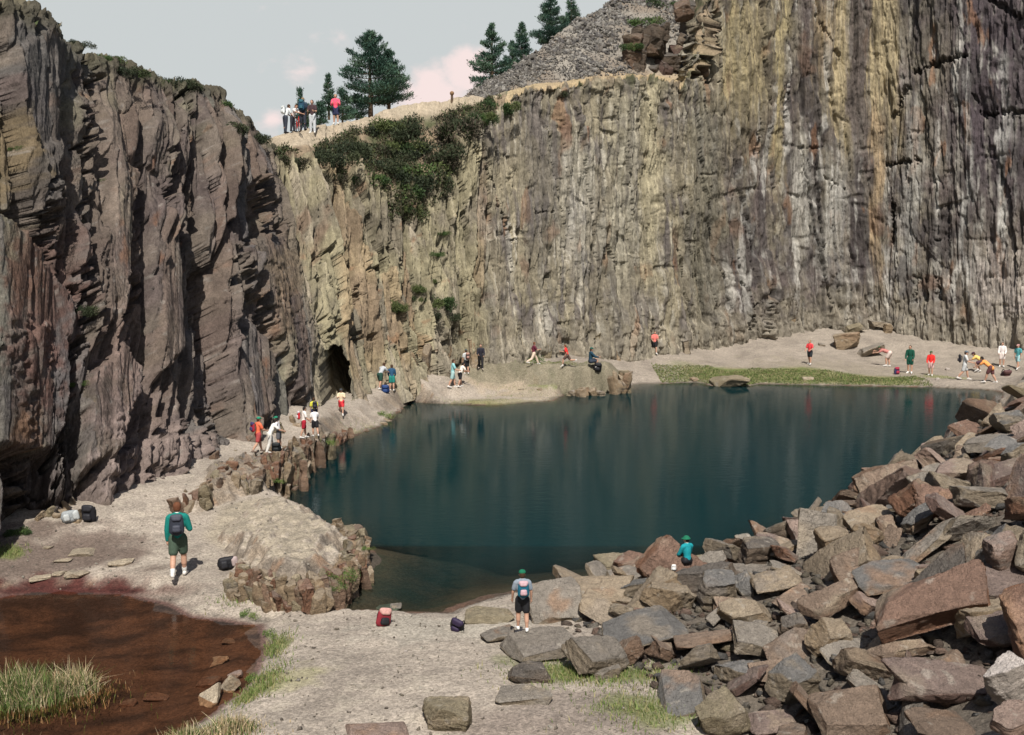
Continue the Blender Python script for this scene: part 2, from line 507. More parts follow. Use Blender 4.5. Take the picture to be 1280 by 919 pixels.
# ------------------------------------------------------------------ cliffs: one continuous sheet of control columns
# each column: base, rim, behind-rim, far-behind (world points)
def CB(px, py, z, D=None):
    return PZ(px, py, z) if D is None else P(px, py, D)


COLS = [
    [(-16, 4, .8), (-19, 4, 15), (-24, 3, 15), (-70, 0, 8)],
    [(-14.2, 14, .8), (-17.4, 17, 16), (-22, 16, 16), (-70, 10, 8)],
    [(-13.6, 21, .6), (-16.2, 27, 16.5), (-21, 27, 16.4), (-70, 25, 8)],
    [PZ(0, 690, .6), P(0, -4, 31), (-20.5, 31, 16.2), (-70, 35, 8)],
    [PZ(50, 657, .8), P(54, 16, 33.5), (-20.2, 34, 16.2), (-70, 40, 8)],
    [PZ(130, 640, .9), P(110, 66, 38), (-20.5, 38.5, 15.8), (-70, 45, 8)],
    [PZ(220, 600, 1.0), P(196, 100, 44), (-20, 44.5, 15.4), (-70, 50, 8)],
    [PZ(320, 550, 1.1), P(262, 110, 48), (-19.5, 49, 15.4), (-70, 55, 8)],
    [PZ(365, 527, 1.15), P(302, 142, 52), (-18.5, 53.5, 14.0), (-70, 60, 8)],
    [PZ(400, 507, 1.2), P(338, 186, 56), (-17, 58, 13.4), (-70, 70, 7)],
    [P(440, 495, 49), P(380, 204, 57.0), P(372, 164, 60.5), (-40, 100, 6)],
    [P(480, 478, 54), P(440, 218, 58.5), P(440, 151, 64), (-30, 110, 8)],
    [P(530, 468, 57), P(500, 245, 60), P(510, 131, 66), (-20, 115, 12)],
    [P(560, 460, 59.5), P(545, 215, 62), P(570, 123, 67), (-8, 118, 14)],
    [P(610, 455, 61.5), P(600, 152, 64.5), P(612, 121, 68), (0, 118, 16)],
    [P(660, 445, 63.5), P(650, 115, 66.5), P(652, 109, 70), (8, 118, 18)],
    [P(720, 441, 66.8), P(720, 105, 68.5), P(720, 99, 72.5), (16, 118, 20)],
    [P(820, 440, 71.5), P(815, 99, 72.5), P(812, 94, 76), (24, 118, 22)],
    [P(862, 434, 74.5), P(858, 104, 74.5), P(852, 92, 79), (28, 118, 24)],
    [P(884, 430, 75.2), P(880, 6, 75.5), P(872, -12, 80), (30, 118, 30)],
    [P(940, 422, 77), P(935, -40, 78), P(928, -52, 84), (40, 118, 32)],
    [P(1000, 413, 79.5), P(1000, -70, 80.5), P(990, -80, 86), (50, 118, 34)],
    [P(1100, 409, 80), P(1100, -80, 81), P(1100, -90, 88), (65, 118, 34)],
    [P(1180, 427, 77), P(1188, -85, 79), P(1190, -95, 85), (80, 118, 34)],
    [P(1280, 433, 74), P(1288, -90, 76), P(1300, -100, 82), (95, 110, 34)],
    [P(1430, 442, 66), P(1450, -110, 68), P(1480, -120, 73), (110, 95, 34)],
    [P(1700, 460, 52), P(1750, -150, 53), P(1800, -160, 57), (120, 70, 32)],
    [P(2250, 470, 38), P(2350, -200, 38), P(2500, -210, 40), (120, 40, 30)],
]
CREG = [0, 1]


def catmull(pts, ts):
    """pts (n,k), ts in [0,n-1]"""
    n = len(pts)
    i = np.clip(np.floor(ts).astype(int), 0, n - 2); f = (ts - i)[:, None]
    p0 = pts[np.clip(i - 1, 0, n - 1)]; p1 = pts[i]; p2 = pts[i + 1]; p3 = pts[np.clip(i + 2, 0, n - 1)]
    m1 = (p2 - p0) * .5 * .8; m2 = (p3 - p1) * .5 * .8
    h = f * f
    k = h * f
    return (2 * k - 3 * h + 1) * p1 + (k - 2 * h + f) * m1 + (-2 * k + 3 * h) * p2 + (k - h) * m2


def build_cliff():
    cols = np.array([[list(map(float, p)) for p in c] for c in COLS])      # n,4,3
    n = len(cols)
    # column sampling roughly even in picture space
    w = np.array([20, 40, 70, 70, 95, 105, 110, 80, 60, 75, 75, 75, 60, 60, 65, 75, 95, 60, 45, 70, 75, 110, 90, 100, 70, 30, 20], float) * 1.12
    ts = np.concatenate([i + np.arange(int(w[i])) / int(w[i]) for i in range(n - 1)] + [[n - 1.0]])
    q = catmull(cols.reshape(n, -1), ts).reshape(-1, 4, 3)
    base, rim, back, far = q[:, 0], q[:, 1], q[:, 2], q[:, 3]
    nu = len(ts)
    # rows
    nv1, nv2, nv3 = 400, 70, 24
    v1 = np.linspace(-.12, 1, nv1)
    rows = base[:, None] + (rim - base)[:, None] * v1[None, :, None]
    # profile: face a little concave low down (talus foot) for the far wall
    v2 = np.linspace(0, 1, nv2 + 1)[1:]
    rows2 = rim[:, None] + (back - rim)[:, None] * v2[None, :, None]
    v3 = np.linspace(0, 1, nv3 + 1)[1:] ** 2
    rows3 = back[:, None] + (far - back)[:, None] * v3[None, :, None]
    G = np.concatenate([rows, rows2, rows3], 1)          # nu,nv,3
    nv = G.shape[1]
    vv = np.concatenate([v1, 1 + v2, 2 + v3])[None, :] * np.ones((nu, 1))
    # round the rim: smooth along v around it
    for _ in range(14):
        S = G.copy(); S[:, 1:-1] = (G[:, :-2] + 2 * G[:, 1:-1] + G[:, 2:]) / 4
        m = np.exp(-((np.arange(nv) - nv1) / 12.0) ** 2)[None, :, None]
        G = lerp(G, S, m)
    mid = base * .6 + rim * .4
    s = np.concatenate([[0], np.cumsum(np.linalg.norm(np.diff(mid, axis=0), axis=1))])
    S_ = s[:, None] * np.ones((1, nv)); T_ = ts[:, None] * np.ones((1, nv))
    Z = G[..., 2]
    # smooth normals (low-passed, so folds between control columns do not cross)
    du = np.gradient(G, axis=0); dv = np.gradient(G, axis=1)
    N = np.cross(du, dv); N /= np.linalg.norm(N, axis=2, keepdims=True) + 1e-9
    for _ in range(30):
        N[1:-1] = (N[:-2] + 2 * N[1:-1] + N[2:]) / 4
    N /= np.linalg.norm(N, axis=2, keepdims=True) + 1e-9
    if N[nu // 2, nv1 // 2, 1] > 0: N = -N
    # region weights
    kL = sstep(9.6, 8.6, T_)                       # left wall
    kB = sstep(8.6, 9.6, T_) * sstep(14.6, 13.4, T_)   # back-left cliff
    kR = sstep(13.4, 14.6, T_)                     # far wall
    kRR = sstep(18.2, 19.2, T_)                    # high right wall
    up = sstep(1.0, 1.25, vv)                       # past the rim
    # ---- relief
    warp = fbm(S_ * .10, Z * .045, 3.0, 2) * (.7 * kL + .9 * kB + .35 * kR)
    lean = -.10 * kL + .01
    a = S_ + warp + Z * lean
    def facet(x, y, z, k, o=2):
        n_ = fbm(x, y, z, o) * k
        f = np.floor(n_); r = n_ - f
        return (f + sstep(.35, .65, r)) / k
    d_big = fbm(S_ * .13, Z * .06, 1.0, 3)
    d_rib = ridged(a * .42, Z * .075, 2.0, 2)
    # slanting slabs
    b_ = S_ * .9 + Z * .22 + warp
    d_slab = facet(b_ * .30, (S_ * .3 - Z * .7) * .06, 5.0, 4.0)
    d_fin = facet(a * 1.0, Z * .075, 7.0, 4.5)
    d_fin2 = facet(a * 2.4 + 3, Z * .17, 11.0, 4.0)
    d_cr = ridged(a * 4.5, Z * .55, 13.0, 2)
    d_fine = fbm(a * 6, Z * 1.6, 17.0, 3)
    d_blk = facet(S_ * .9, Z * .45, 23.0, 3.5, 3)
    pat = sstep(-.25, .35, fbm(S_ * .2, Z * .15, 29.0, 2))
    plane = sstep(.28, -.12, fbm(S_ * .28 + .1 * Z, Z * .09, 71.0, 2))       # 1 on smooth cleavage planes
    rl = 1 - .72 * plane
    gash = sstep(.52, .80, ridged(a * .55 + 9, Z * .085, 83.0, 2)) + .55 * sstep(.55, .8, ridged(a * 1.5 + 2, Z * .22, 87.0, 2))
    gash = gash * sstep(-.25, .25, fbm(S_ * .35, Z * .3, 91.0, 2))
    # angular fracture facets: long leaning slabs, broken into smaller flakes
    ja = .10 * fbm(S_ * 1.6, Z * .8, 141.0, 3)
    c1, t1, e1, u1, q1 = cells((a + Z * .16) * .42 + ja, Z * .06 + S_ * .04, 5)
    c2, t2, e2, u2, q2 = cells((a + Z * .10) * 1.05 + 1.6 * ja, Z * .125 + ja, 6)
    c3, t3, e3, u3, q3 = cells(a * 2.6 + 2 * ja, Z * .27 + ja, 7)
    c4, t4, e4, u4, q4 = cells(a * 6.0 + 3 * ja, Z * .6 + ja, 8)
    crk = sstep(.10, .0, e1) * .35 + sstep(.12, .0, e2) * .18
    dL = .8 * d_big + .5 * d_rib + (.35 * d_fin + .25 * d_fin2) * (.3 + .85 * pat) * rl + 1.15 * c1 + .75 * c2 * (.5 + .6 * pat) + .34 * c3 * (rl + .2) + .12 * c4 * (rl + .2) + .08 * d_fine * rl - .6 * gash - crk - .25 - .75 * sstep(.5, .05, vv)
    dB = .7 * d_big + .45 * d_rib + .35 * d_fin + .25 * d_fin2 + .7 * c1 + .62 * c2 + .32 * c3 + .12 * c4 + .08 * d_fine - .45 * gash - .8 * crk
    dR = .5 * d_big + .08 * d_rib + .16 * facet(a * .8, Z * .03, 7.0, 4.5) + .12 * facet(a * 2.2 + 3, Z * .10, 11.0, 4.0) + .30 * c1 + .30 * c2 + .16 * c3 + .05 * c4 - .25 * crk + .045 * d_cr + .05 * d_fine + .10 * d_blk * (.35 + pat)
    foot = sstep(.28, .0, vv)
    hcr = sstep(.60, .85, ridged(S_ * .16, Z * .55, 101.0, 2)) * sstep(.0, .4, fbm(S_ * .5, Z * .5, 103.0, 2))
    vcr = sstep(.66, .88, ridged(a * .75 + 4, Z * .05, 107.0, 2)) * sstep(.0, .35, fbm(S_ * .6, Z * .22, 109.0, 2))
    dR = dR - .22 * gash - .16 * hcr - .45 * vcr + .10 * fbm(S_ * 1.1, Z * 1.1, 111.0, 3)
    dR = dR + kR * foot * (.35 * d_blk + .25 * d_rib + .2)
    dL = dL * (1 - .65 * sstep(.8, .98, vv))
    d = kL * dL + kB * dB + kR * dR
    d = d * (1 - up * .85) + up * (.12 * fbm(S_ * .6, vv * 6, 3.0, 4)) + sstep(.93, 1.0, vv) * sstep(1.3, 1.05, vv) * (.35 * fbm(S_ * 1.3, vv * 14, 5.0, 4) + .25 * fbm(S_ * 3.3, vv * 40, 5.0, 3))

    # picture position of the undisplaced sheet: used only to lay out named features of the face
    yy = G[..., 1]; dx = G[..., 0]; dz = G[..., 2] - CAM_Z
    dep = yy * CT - dz * ST
    PX = 640 + FPX * dx / dep; PY = 459.5 - FPX * (yy * ST + dz * CT) / dep
    inface = (vv < 1.05)
    fine_rag = fbm(PX * .16, PY * .16, 4.3, 3)
    jag = fbm(PX * .33, PY * .10, 8.3, 2) + .6 * fbm(PX * .1, PY * .4, 9.3, 2) * sstep(9, 10, T_)
    wid_n = fbm(PX * .11, PY * .09, 14.3, 3)
    ragn = fbm(PX * .03, PY * .03, 1.3, 3)
    spn = .7 * fbm(PX * .06, PY * .05, 2.7, 3)
    def seg(x0, y0, x1, y1, wpx, amp, rag=6.0):
        nonlocal d
        ex, ey = x1 - x0, y1 - y0; wpx0 = wpx
        nz = ragn * rag + fine_rag * min(rag, 4) * .9
        t = np.clip(((PX - x0) * ex + (PY - y0) * ey) / (ex * ex + ey * ey), 0, 1)
        wpx = wpx * (.35 + 1.1 * sstep(-.35, .45, wid_n))
        nz = nz + jag * min(wpx0 * .8, 4)
        dist = np.hypot(PX + nz - x0 - t * ex, PY + nz - y0 - t * ey)
        d = d + np.where(inface, amp * sstep(wpx, wpx * .35, dist), 0)
    # great clefts in the left wall
    seg(118, 60, 100, 210, 11, -1.6); seg(100, 210, 100, 400, 9, -1.6); seg(98, 400, 84, 640, 7, -1.3)
    seg(60, 210, 40, 330, 14, -.8); seg(45, 330, 90, 380, 8, -.8)
    seg(165, 250, 150, 400, 11, -.9); seg(178, 355, 160, 405, 10, -.8)
    seg(265, 330, 275, 420, 10, -.9); seg(290, 330, 300, 400, 7, -.7); seg(240, 380, 236, 440, 7, -.6)
    seg(325, 235, 335, 290, 15, -1.1); seg(285, 500, 290, 535, 10, -.9); seg(175, 440, 168, 475, 8, -.7); seg(215, 105, 232, 125, 14, -1.0)
    seg(0, 255, 60, 320, 8, -.6); seg(140, 640, 40, 640, 3, -.1); seg(205, 190, 200, 260, 8, -.7)
    # smooth leaning slabs
    seg(312, 330, 380, 430, 30, .55, 3); seg(300, 300, 400, 470, 6, -.45, 3); seg(20, 430, 60, 600, 34, .8, 4); seg(150, 560, 240, 560, 45, .45, 4)
    # back-left pits
    for (x0, y0, x1, y1, w_, a_) in [(450, 412, 450, 420, 7, -1.0), (530, 425, 533, 448, 7, -1.2), (498, 438, 508, 442, 6, -.7), (425, 400, 420, 420, 6, -.9), (455, 415, 470, 418, 5, -.8), (412, 395, 408, 415, 5, -.7),
                                     (462, 330, 452, 370, 5, -.7), (405, 320, 398, 350, 5, -.6), (560, 405, 565, 412, 6, -.6), (640, 460, 650, 460, 3, -.1), (490, 300, 470, 350, 4, -.5), (600, 200, 640, 300, 5, -.35), (585, 190, 600, 240, 4, -.4)]:
        seg(x0, y0, x1, y1, w_, a_, 5)
    # cracks and overhangs in the high wall
    for (x0, y0, x1, y1, w_, a_) in [(1142, 88, 1205, 70, 4, -.8), (1116, 145, 1134, 110, 4, -.7), (1110, 205, 1145, 200, 4, -.7), (1115, 250, 1118, 305, 4.5, -.7), (1232, 143, 1280, 140, 5, -.7), (1240, 0, 1272, 18, 5, -.7),
                                     (1000, 185, 1028, 183, 2.5, -.4), (1030, 222, 1055, 235, 2.5, -.4), (668, 267, 690, 262, 3, -.5), (1215, 118, 1235, 140, 3, -.5), (1020, 20, 1050, 70, 3.5, -.5),
                                     (875, 100, 905, 103, 4, -.8), (868, 15, 878, 90, 12, -1.6), (895, 20, 890, 70, 8, -1.0), (1170, 300, 1190, 300, 2, -.4), (948, 150, 945, 200, 3, -.4), (985, 110, 980, 170, 2.5, -.35), (1148, 350, 1145, 380, 4, -.5),
                                     (1160, 350, 1160, 375, 3, -.5), (1172, 350, 1173, 372, 3, -.5), (830, 60, 870, 40, 8, .5), (955, 375, 950, 420, 5, .5), (940, 380, 930, 425, 3, -.5)]:
        seg(x0, y0, x1, y1, w_, a_, 3)
    d = d + np.where((vv < .28), kRR * .25 * sstep(.28, .1, vv), 0)

    # broad smooth cleavage slabs
    def slab(pts, amp, keep=.15):
        nonlocal d
        sdp = sdist(PX + 5 * ragn + 3 * fine_rag, PY + 5 * jag, np.array(pts, float))
        m = sstep(5, -5, sdp) * inface
        d = d * (1 - m * (1 - keep)) + amp * m
    slab([(308, 300), (345, 290), (372, 350), (394, 425), (392, 500), (372, 480), (340, 400)], .25)
    slab([(-20, 260), (40, 318), (78, 390), (80, 520), (60, 570), (-20, 560)], .5)
    slab([(120, 585), (190, 545), (290, 535), (330, 560), (230, 600), (150, 640)], .1, .55)
    slab([(118, 300), (150, 205), (164, 225), (150, 330), (122, 430)], .5)
    slab([(190, 340), (212, 280), (228, 330), (226, 440), (198, 470)], .35)
    slab([(110, 470), (150, 430), (180, 470), (150, 560), (105, 590)], .3)
    slab([(20, 60), (60, 30), (95, 70), (60, 180), (30, 190)], .2, .35)
    slab([(290, 440), (320, 400), (350, 440), (345, 520), (305, 530)], .1, .25)
    tun = sstep(60, 24, np.hypot((PX - 425) * 1.25, (PY - 465) * .8)) * (T_ > 8) * (T_ < 11.5) * inface
    d = d * (1 - .9 * tun) - .15 * tun
    X = G + N * d[..., None]
    # the tunnel: pushed straight back into the hill with ragged jambs
    nz = fbm(PX * .06, PY * .06, 2.0, 3) * 5
    topy = 431 + 22 * np.abs((PX + nz - 422) / 18.0) ** 2.6 + fbm(PX * .12, 3.0, 0, 3) * 7
    hole = (np.abs(PX + nz - 423 - (PY - 470) * .05) < 19) & (PY > topy) & (PY < 540) & (T_ > 8.4) & (T_ < 10.6) & inface
    X = np.where(hole[..., None], X + np.array([-.5, 6.0, .1]), X)

    # ---- mineral colour
    Zr = X[..., 2]
    c = np.zeros(X.shape)
    def mixc(col, k):
        nonlocal c
        c = lerp(c, np.array(col), np.clip(k, 0, 1)[..., None])
    sw = S_ + .5 * fbm(S_ * .4, Z * .25, 121.0, 3)
    st = fbm(sw * .5, Z * .075, 41.0, 5)          # wide streaks
    st2 = fbm(sw * 2.0, Z * .16, 43.0, 5)         # narrow streaks
    st3 = fbm(a * 5.5, Z * .25, 44.0, 3)
    bl = fbm(S_ * .35, Z * .35, 47.0, 4)         # blotches
    bl2 = fbm(S_ * 1.2, Z * 1.0, 53.0, 4)
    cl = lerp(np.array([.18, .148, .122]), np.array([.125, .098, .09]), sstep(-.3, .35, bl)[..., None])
    cl = lerp(cl, np.array([.22, .205, .14]), (sstep(.0, .55, st + .4 * bl2) * .75)[..., None])
    cl = lerp(cl, np.array([.24, .12, .07]), (sstep(.25, .6, bl2 * .7 + .5 * st2) * .65)[..., None])
    cb = lerp(np.array([.31, .275, .18]), np.array([.23, .20, .15]), sstep(-.3, .4, bl + .5 * st2)[..., None])
    cb = lerp(cb, np.array([.36, .31, .235]), (sstep(.15, .5, st2) * .6)[..., None])
    cb = lerp(cb, np.array([.30, .16, .09]), (sstep(.3, .6, bl2 * .8 + st * .5) * .6)[..., None])
    cr = lerp(np.array([.30, .262, .185]), np.array([.225, .196, .148]), sstep(-.35, .35, st + .3 * bl)[..., None])
    cr = lerp(cr, np.array([.155, .135, .125]), (sstep(.05, .28, -st2 * .8 + .55 * bl) * .85)[..., None])
    cr = lerp(cr, np.array([.40, .37, .31]), (sstep(.2, .38, st3 * .5 + st2 * .5 + bl * .35) * .65)[..., None])
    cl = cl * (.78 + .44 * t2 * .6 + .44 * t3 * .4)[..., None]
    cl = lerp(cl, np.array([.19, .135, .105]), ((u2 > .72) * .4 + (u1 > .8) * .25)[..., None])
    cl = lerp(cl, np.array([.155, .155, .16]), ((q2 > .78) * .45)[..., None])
    cb = cb * (.80 + .24 * t2 + .16 * t3)[..., None]
    cb = lerp(cb, np.array([.33, .21, .12]), ((u2 > .82) * .4)[..., None])
    cr = cr * (.86 + .16 * t2 + .12 * t3)[..., None]
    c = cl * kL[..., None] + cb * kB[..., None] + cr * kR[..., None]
    # high wall: dark slaty faces, with ochre strips
    dark = lerp(np.array([.155, .135, .115]), np.array([.12, .095, .09]), sstep(-.2, .4, bl)[..., None])
    pxn = PX + fbm(PX * .02, PY * .012, 3, 3) * 16
    kd = kRR * sstep(870, 930, pxn) * (.62 + .36 * sstep(-.4, .3, st + .3 * bl))
    c = lerp(c, dark, np.clip(kd, 0, .9)[..., None])
    mixc((.085, .068, .078), sstep(1165, 1215, pxn) * sstep(330, 190, PY + 60 * bl) * .85)
    wet = sstep(.1, .5, fbm(a * .9, Z * .045, 95.0, 4) + .35 * bl2)
    mixc((.115, .10, .10), wet * kR * .62)
    pale = sstep(.15, .5, fbm(a * 1.6, Z * .12, 97.0, 4) + .45 * bl2) * kR
    mixc((.41, .385, .33), pale * .5)
    def strip(x0, x1, y0, y1, col, k, soft=7):
        p = pxn + 6 * st3
        kk = sstep(x0 - soft, x0 + soft, p) * sstep(x1 + soft, x1 - soft, p) * sstep(y0 - 40, y0 + 30, PY + 40 * st2) * sstep(y1 + 70, y1 - 70, PY + 60 * st2)
        mixc(col, np.minimum(1, kk * k * 1.15) * (T_ > 13) * (.75 + .4 * sstep(-.3, .3, st3)))
    mixc((.42, .40, .36), sstep(.05, .4, fbm(a * 1.3, Z * .09, 131.0, 4) + .3 * bl2) * sstep(960, 1000, pxn) * sstep(120, 230, PY) * (T_ > 18) * .55)
    mixc((.065, .055, .056), sstep(.12, .26, fbm(sw * .55, Z * .16, 151.0, 4) + .25 * bl2) * kRR * .75)
    mixc((.27, .14, .075), sstep(.34, .5, fbm(sw * .8, Z * .22, 157.0, 4)) * (T_ > 14) * .55)
    mixc((.47, .45, .41), sstep(.28, .42, fbm(sw * 1.2, Z * .10, 161.0, 4) + .25 * bl2) * kRR * .6)
    ochre = (.37, .305, .19)
    strip(806, 832, 60, 330, (.39, .345, .235), .85); strip(1044, 1060, -50, 190, ochre, .95, 4); strip(1088, 1122, -50, 150, ochre, .95, 5); strip(1088, 1102, 130, 330, (.36, .27, .17), .8, 4)
    strip(970, 982, -20, 230, (.36, .30, .17), .8, 5); strip(900, 960, 0, 160, (.33, .275, .16), .7, 14); strip(1015, 1044, 0, 80, (.34, .26, .15), .6); strip(760, 800, 120, 380, (.36, .33, .25), .5, 14)
    strip(700, 740, 180, 330, (.42, .40, .35), .45, 14); strip(655, 700, 180, 330, (.15, .135, .12), .6, 14); strip(860, 900, 130, 420, (.19, .175, .135), .6, 14); strip(1060, 1088, 0, 200, (.14, .115, .10), .7, 5)
    strip(990, 1012, 190, 320, (.47, .45, .40), .6, 8); strip(1030, 1060, 210, 330, (.42, .41, .38), .5, 8); strip(1128, 1150, 130, 330, (.36, .35, .32), .5, 8); strip(1205, 1212, 100, 420, (.42, .41, .38), .55, 3)
    strip(1250, 1258, 80, 420, (.42, .41, .38), .5, 3); strip(1220, 1290, 330, 440, (.42, .37, .33), .6, 14); strip(1142, 1146, 250, 420, (.4, .39, .35), .5, 2); strip(938, 942, 150, 330, (.4, .39, .36), .45, 2)
    # rust spots
    def spot(x, y, rx, ry, col, k=.8):
        q = np.hypot((PX - x) / rx, (PY - y) / ry) + spn
        mixc(col, sstep(1, .35, q) * k * inface)
    for x, y, rx, ry in [(1098, 275, 14, 22), (918, 285, 16, 12), (1160, 352, 26, 12), (1005, 70, 14, 30), (915, 240, 10, 20), (955, 360, 8, 16), (1115, 300, 5, 30), (690, 290, 10, 20), (655, 330, 8, 22), (380, 280, 8, 26), (397, 300, 6, 40), (845, 310, 6, 40)]:
        spot(x, y, rx, ry, (.21, .13, .09), .55)
    spot(355, 340, 40, 55, (.25, .195, .135), .7); spot(350, 380, 20, 60, (.22, .15, .10), .4)
    # red-brown lower left, pinkish purple foot of the left wall
    for x, y, rx, ry, col in [(40, 400, 60, 140, (.15, .085, .07)), (20, 330, 40, 80, (.15, .09, .065)), (15, 540, 28, 30, (.20, .115, .07)), (60, 330, 50, 70, (.14, .09, .075)), (50, 600, 60, 80, (.105, .085, .08)),
                              (180, 540, 70, 100, (.27, .205, .185)), (230, 560, 60, 60, (.28, .22, .195)), (150, 440, 50, 60, (.24, .175, .15)), (250, 470, 70, 60, (.2, .16, .135)), (40, 200, 60, 120, (.12, .105, .095)), (10, 200, 30, 100, (.2, .15, .085)), (60, 80, 70, 70, (.105, .10, .095)), (130, 600, 40, 60, (.27, .215, .195))]:
        spot(x, y, rx, ry, col, .8)
    # lichen-pale specks on the red slab
    mixc((.30, .27, .24), sstep(.35, .6, fbm(S_ * 5, Z * 5, 61, 3)) * kL * .5)
    # pale scree foot of the far wall
    mixc((.31, .275, .215), sstep(.12, .02, vv + .08 * bl2) * (kR + kB * .6) * .7)
    # past the rim: earth, path and heather
    earth = lerp(np.array([.24, .185, .125]), np.array([.15, .115, .08]), sstep(-.3, .4, bl2)[..., None])
    heath = lerp(np.array([.10, .085, .055]), np.array([.07, .08, .038]), sstep(-.3, .4, bl2)[..., None])
    top = lerp(earth, heath, (sstep(-.15, .2, bl + .4 * bl2) * .85)[..., None])
    kt = sstep(.96, 1.04, vv + .05 * bl2)
    c = lerp(c, top, kt[..., None])
    kpath = sstep(0, .16, vv + .06 * bl2 - np.interp(T_, [9, 10.4, 11, 12.5, 14], [1.3, 1.45, 1.72, 1.74, 1.72])) * sstep(9.2, 9.9, T_) * sstep(14.9, 13.9, T_)
    mixc((.37, .31, .23), kpath * .9)
    kl = sstep(.93, .99, vv + .03 * bl2) * (T_ < 9.3)
    mixc((.085, .08, .055), kl * .8)
    kbench = sstep(1.02, 1.1, vv) * (T_ > 14.6) * (T_ < 18.6)
    mixc((.40, .31, .19), kbench * .8)
    body = (vv < 1.02)
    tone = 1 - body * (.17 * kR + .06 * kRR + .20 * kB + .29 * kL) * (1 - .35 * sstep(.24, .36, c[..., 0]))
    fine = 1 + body * (.24 * sstep(-.1, .25, st3) - .16 + .14 * sstep(.0, .2, st2) - .07)
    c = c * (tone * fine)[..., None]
    c = np.clip(c, .01, .8)
    global HEATH_PTS, HEATH_N
    cov = (vv > .97) & (vv < 1.82) & (T_ > 9.2) & (T_ < 14.4) & (kpath < .3) & (bl + .5 * bl2 > -.32)
    cov |= (vv > .955) & (vv < 1.25) & (T_ > 2) & (T_ < 9.3) & (bl2 > .55)
    gul = np.hypot((PX - 520) / 48.0, (PY - 225) / 62.0) + .5 * fbm(PX * .05, PY * .05, 3, 3)
    cov |= (gul < .85) & (T_ > 10) & (vv > .8)
    HEATH_PTS = X[cov]
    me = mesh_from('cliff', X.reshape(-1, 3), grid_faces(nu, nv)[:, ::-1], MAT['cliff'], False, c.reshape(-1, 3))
    # hard facets read better than smooth shading on slate
    o = link('cliff', me); tag(o, kind='structure')
    return o
# ------------------------------------------------------------------ water
def water_mat(name, deep, tint, k, ripple, rough=.03):
    m = bpy.data.materials.new(name); m.use_nodes = True
    nt = m.node_tree; nt.nodes.clear(); L = nt.links.new
    N = nt.nodes.new
    out = N('ShaderNodeOutputMaterial')
    tc = N('ShaderNodeTexCoord')
    mp = N('ShaderNodeMapping'); mp.inputs['Scale'].default_value = (1.0, 1.6, 1)
    L(tc.outputs['Object'], mp.inputs['Vector'])
    n1 = N('ShaderNodeTexNoise'); n1.inputs['Scale'].default_value = 2.2; n1.inputs['Detail'].default_value = 4; n1.inputs['Roughness'].default_value = .55
    L(mp.outputs['Vector'], n1.inputs['Vector'])
    n2 = N('ShaderNodeTexNoise'); n2.inputs['Scale'].default_value = 9; n2.inputs['Detail'].default_value = 3
    L(mp.outputs['Vector'], n2.inputs['Vector'])
    n3 = N('ShaderNodeTexNoise'); n3.inputs['Scale'].default_value = .12; n3.inputs['Detail'].default_value = 2
    L(tc.outputs['Object'], n3.inputs['Vector'])
    r3 = N('ShaderNodeMapRange'); r3.inputs[1].default_value = .35; r3.inputs[2].default_value = .65; r3.inputs[3].default_value = .5; r3.inputs[4].default_value = 1.3
    L(n3.outputs['Fac'], r3.inputs[0])
    b1 = N('ShaderNodeBump'); b1.inputs['Distance'].default_value = ripple
    L(n1.outputs['Fac'], b1.inputs['Height']); L(r3.outputs[0], b1.inputs['Strength'])
    b2 = N('ShaderNodeBump'); b2.inputs['Distance'].default_value = ripple * .28
    L(n2.outputs['Fac'], b2.inputs['Height']); L(b1.outputs['Normal'], b2.inputs['Normal']); L(r3.outputs[0], b2.inputs['Strength'])
    at = N('ShaderNodeAttribute'); at.attribute_name = 'depth'
    mu = N('ShaderNodeMath'); mu.operation = 'MULTIPLY'; mu.inputs[1].default_value = -k
    L(at.outputs['Fac'], mu.inputs[0])
    ex = N('ShaderNodeMath'); ex.operation = 'EXPONENT'; L(mu.outputs[0], ex.inputs[0])
    tr = N('ShaderNodeBsdfTransparent'); tr.inputs['Color'].default_value = (*tint, 1)
    df = N('ShaderNodeBsdfDiffuse'); df.inputs['Color'].default_value = (*deep, 1)
    mx = N('ShaderNodeMixShader'); L(ex.outputs[0], mx.inputs[0]); L(df.outputs[0], mx.inputs[1]); L(tr.outputs[0], mx.inputs[2])
    gl = N('ShaderNodeBsdfGlossy'); gl.inputs['Roughness'].default_value = rough; L(b2.outputs['Normal'], gl.inputs['Normal'])
    fr = N('ShaderNodeFresnel'); fr.inputs['IOR'].default_value = 1.12; L(b2.outputs['Normal'], fr.inputs['Normal'])
    m2 = N('ShaderNodeMixShader'); L(fr.outputs[0], m2.inputs[0]); L(mx.outputs[0], m2.inputs[1]); L(gl.outputs[0], m2.inputs[2])
    L(m2.outputs[0], out.inputs['Surface'])
    return m


def build_water(name, poly, mat, res, level=0.0, margin=.7):
    x0, y0 = poly.min(0) - 1; x1, y1 = poly.max(0) + 1
    xs = np.arange(x0, x1, res); ys = np.arange(y0, y1, res)
    X, Y = np.meshgrid(xs, ys, indexing='ij')
    sd = sdist(X, Y, poly)
    keep = sd < margin
    dep = np.maximum(0, level - ground_z(X, Y, False))
    idx = np.full(X.shape, -1); F = grid_faces(*X.shape)
    kf = keep.ravel()[F].all(1); F = F[kf]
    used = np.unique(F); remap = np.full(X.size, -1); remap[used] = np.arange(len(used))
    V = np.stack([X, Y, np.full_like(X, level)], -1).reshape(-1, 3)[used]
    me = mesh_from(name, V, remap[F], mat, True)
    at = me.attributes.new('depth', 'FLOAT', 'POINT')
    at.data.foreach_set('value', dep.ravel()[used].astype(np.float32))
    o = link(name, me); tag(o, kind='structure')
    return o


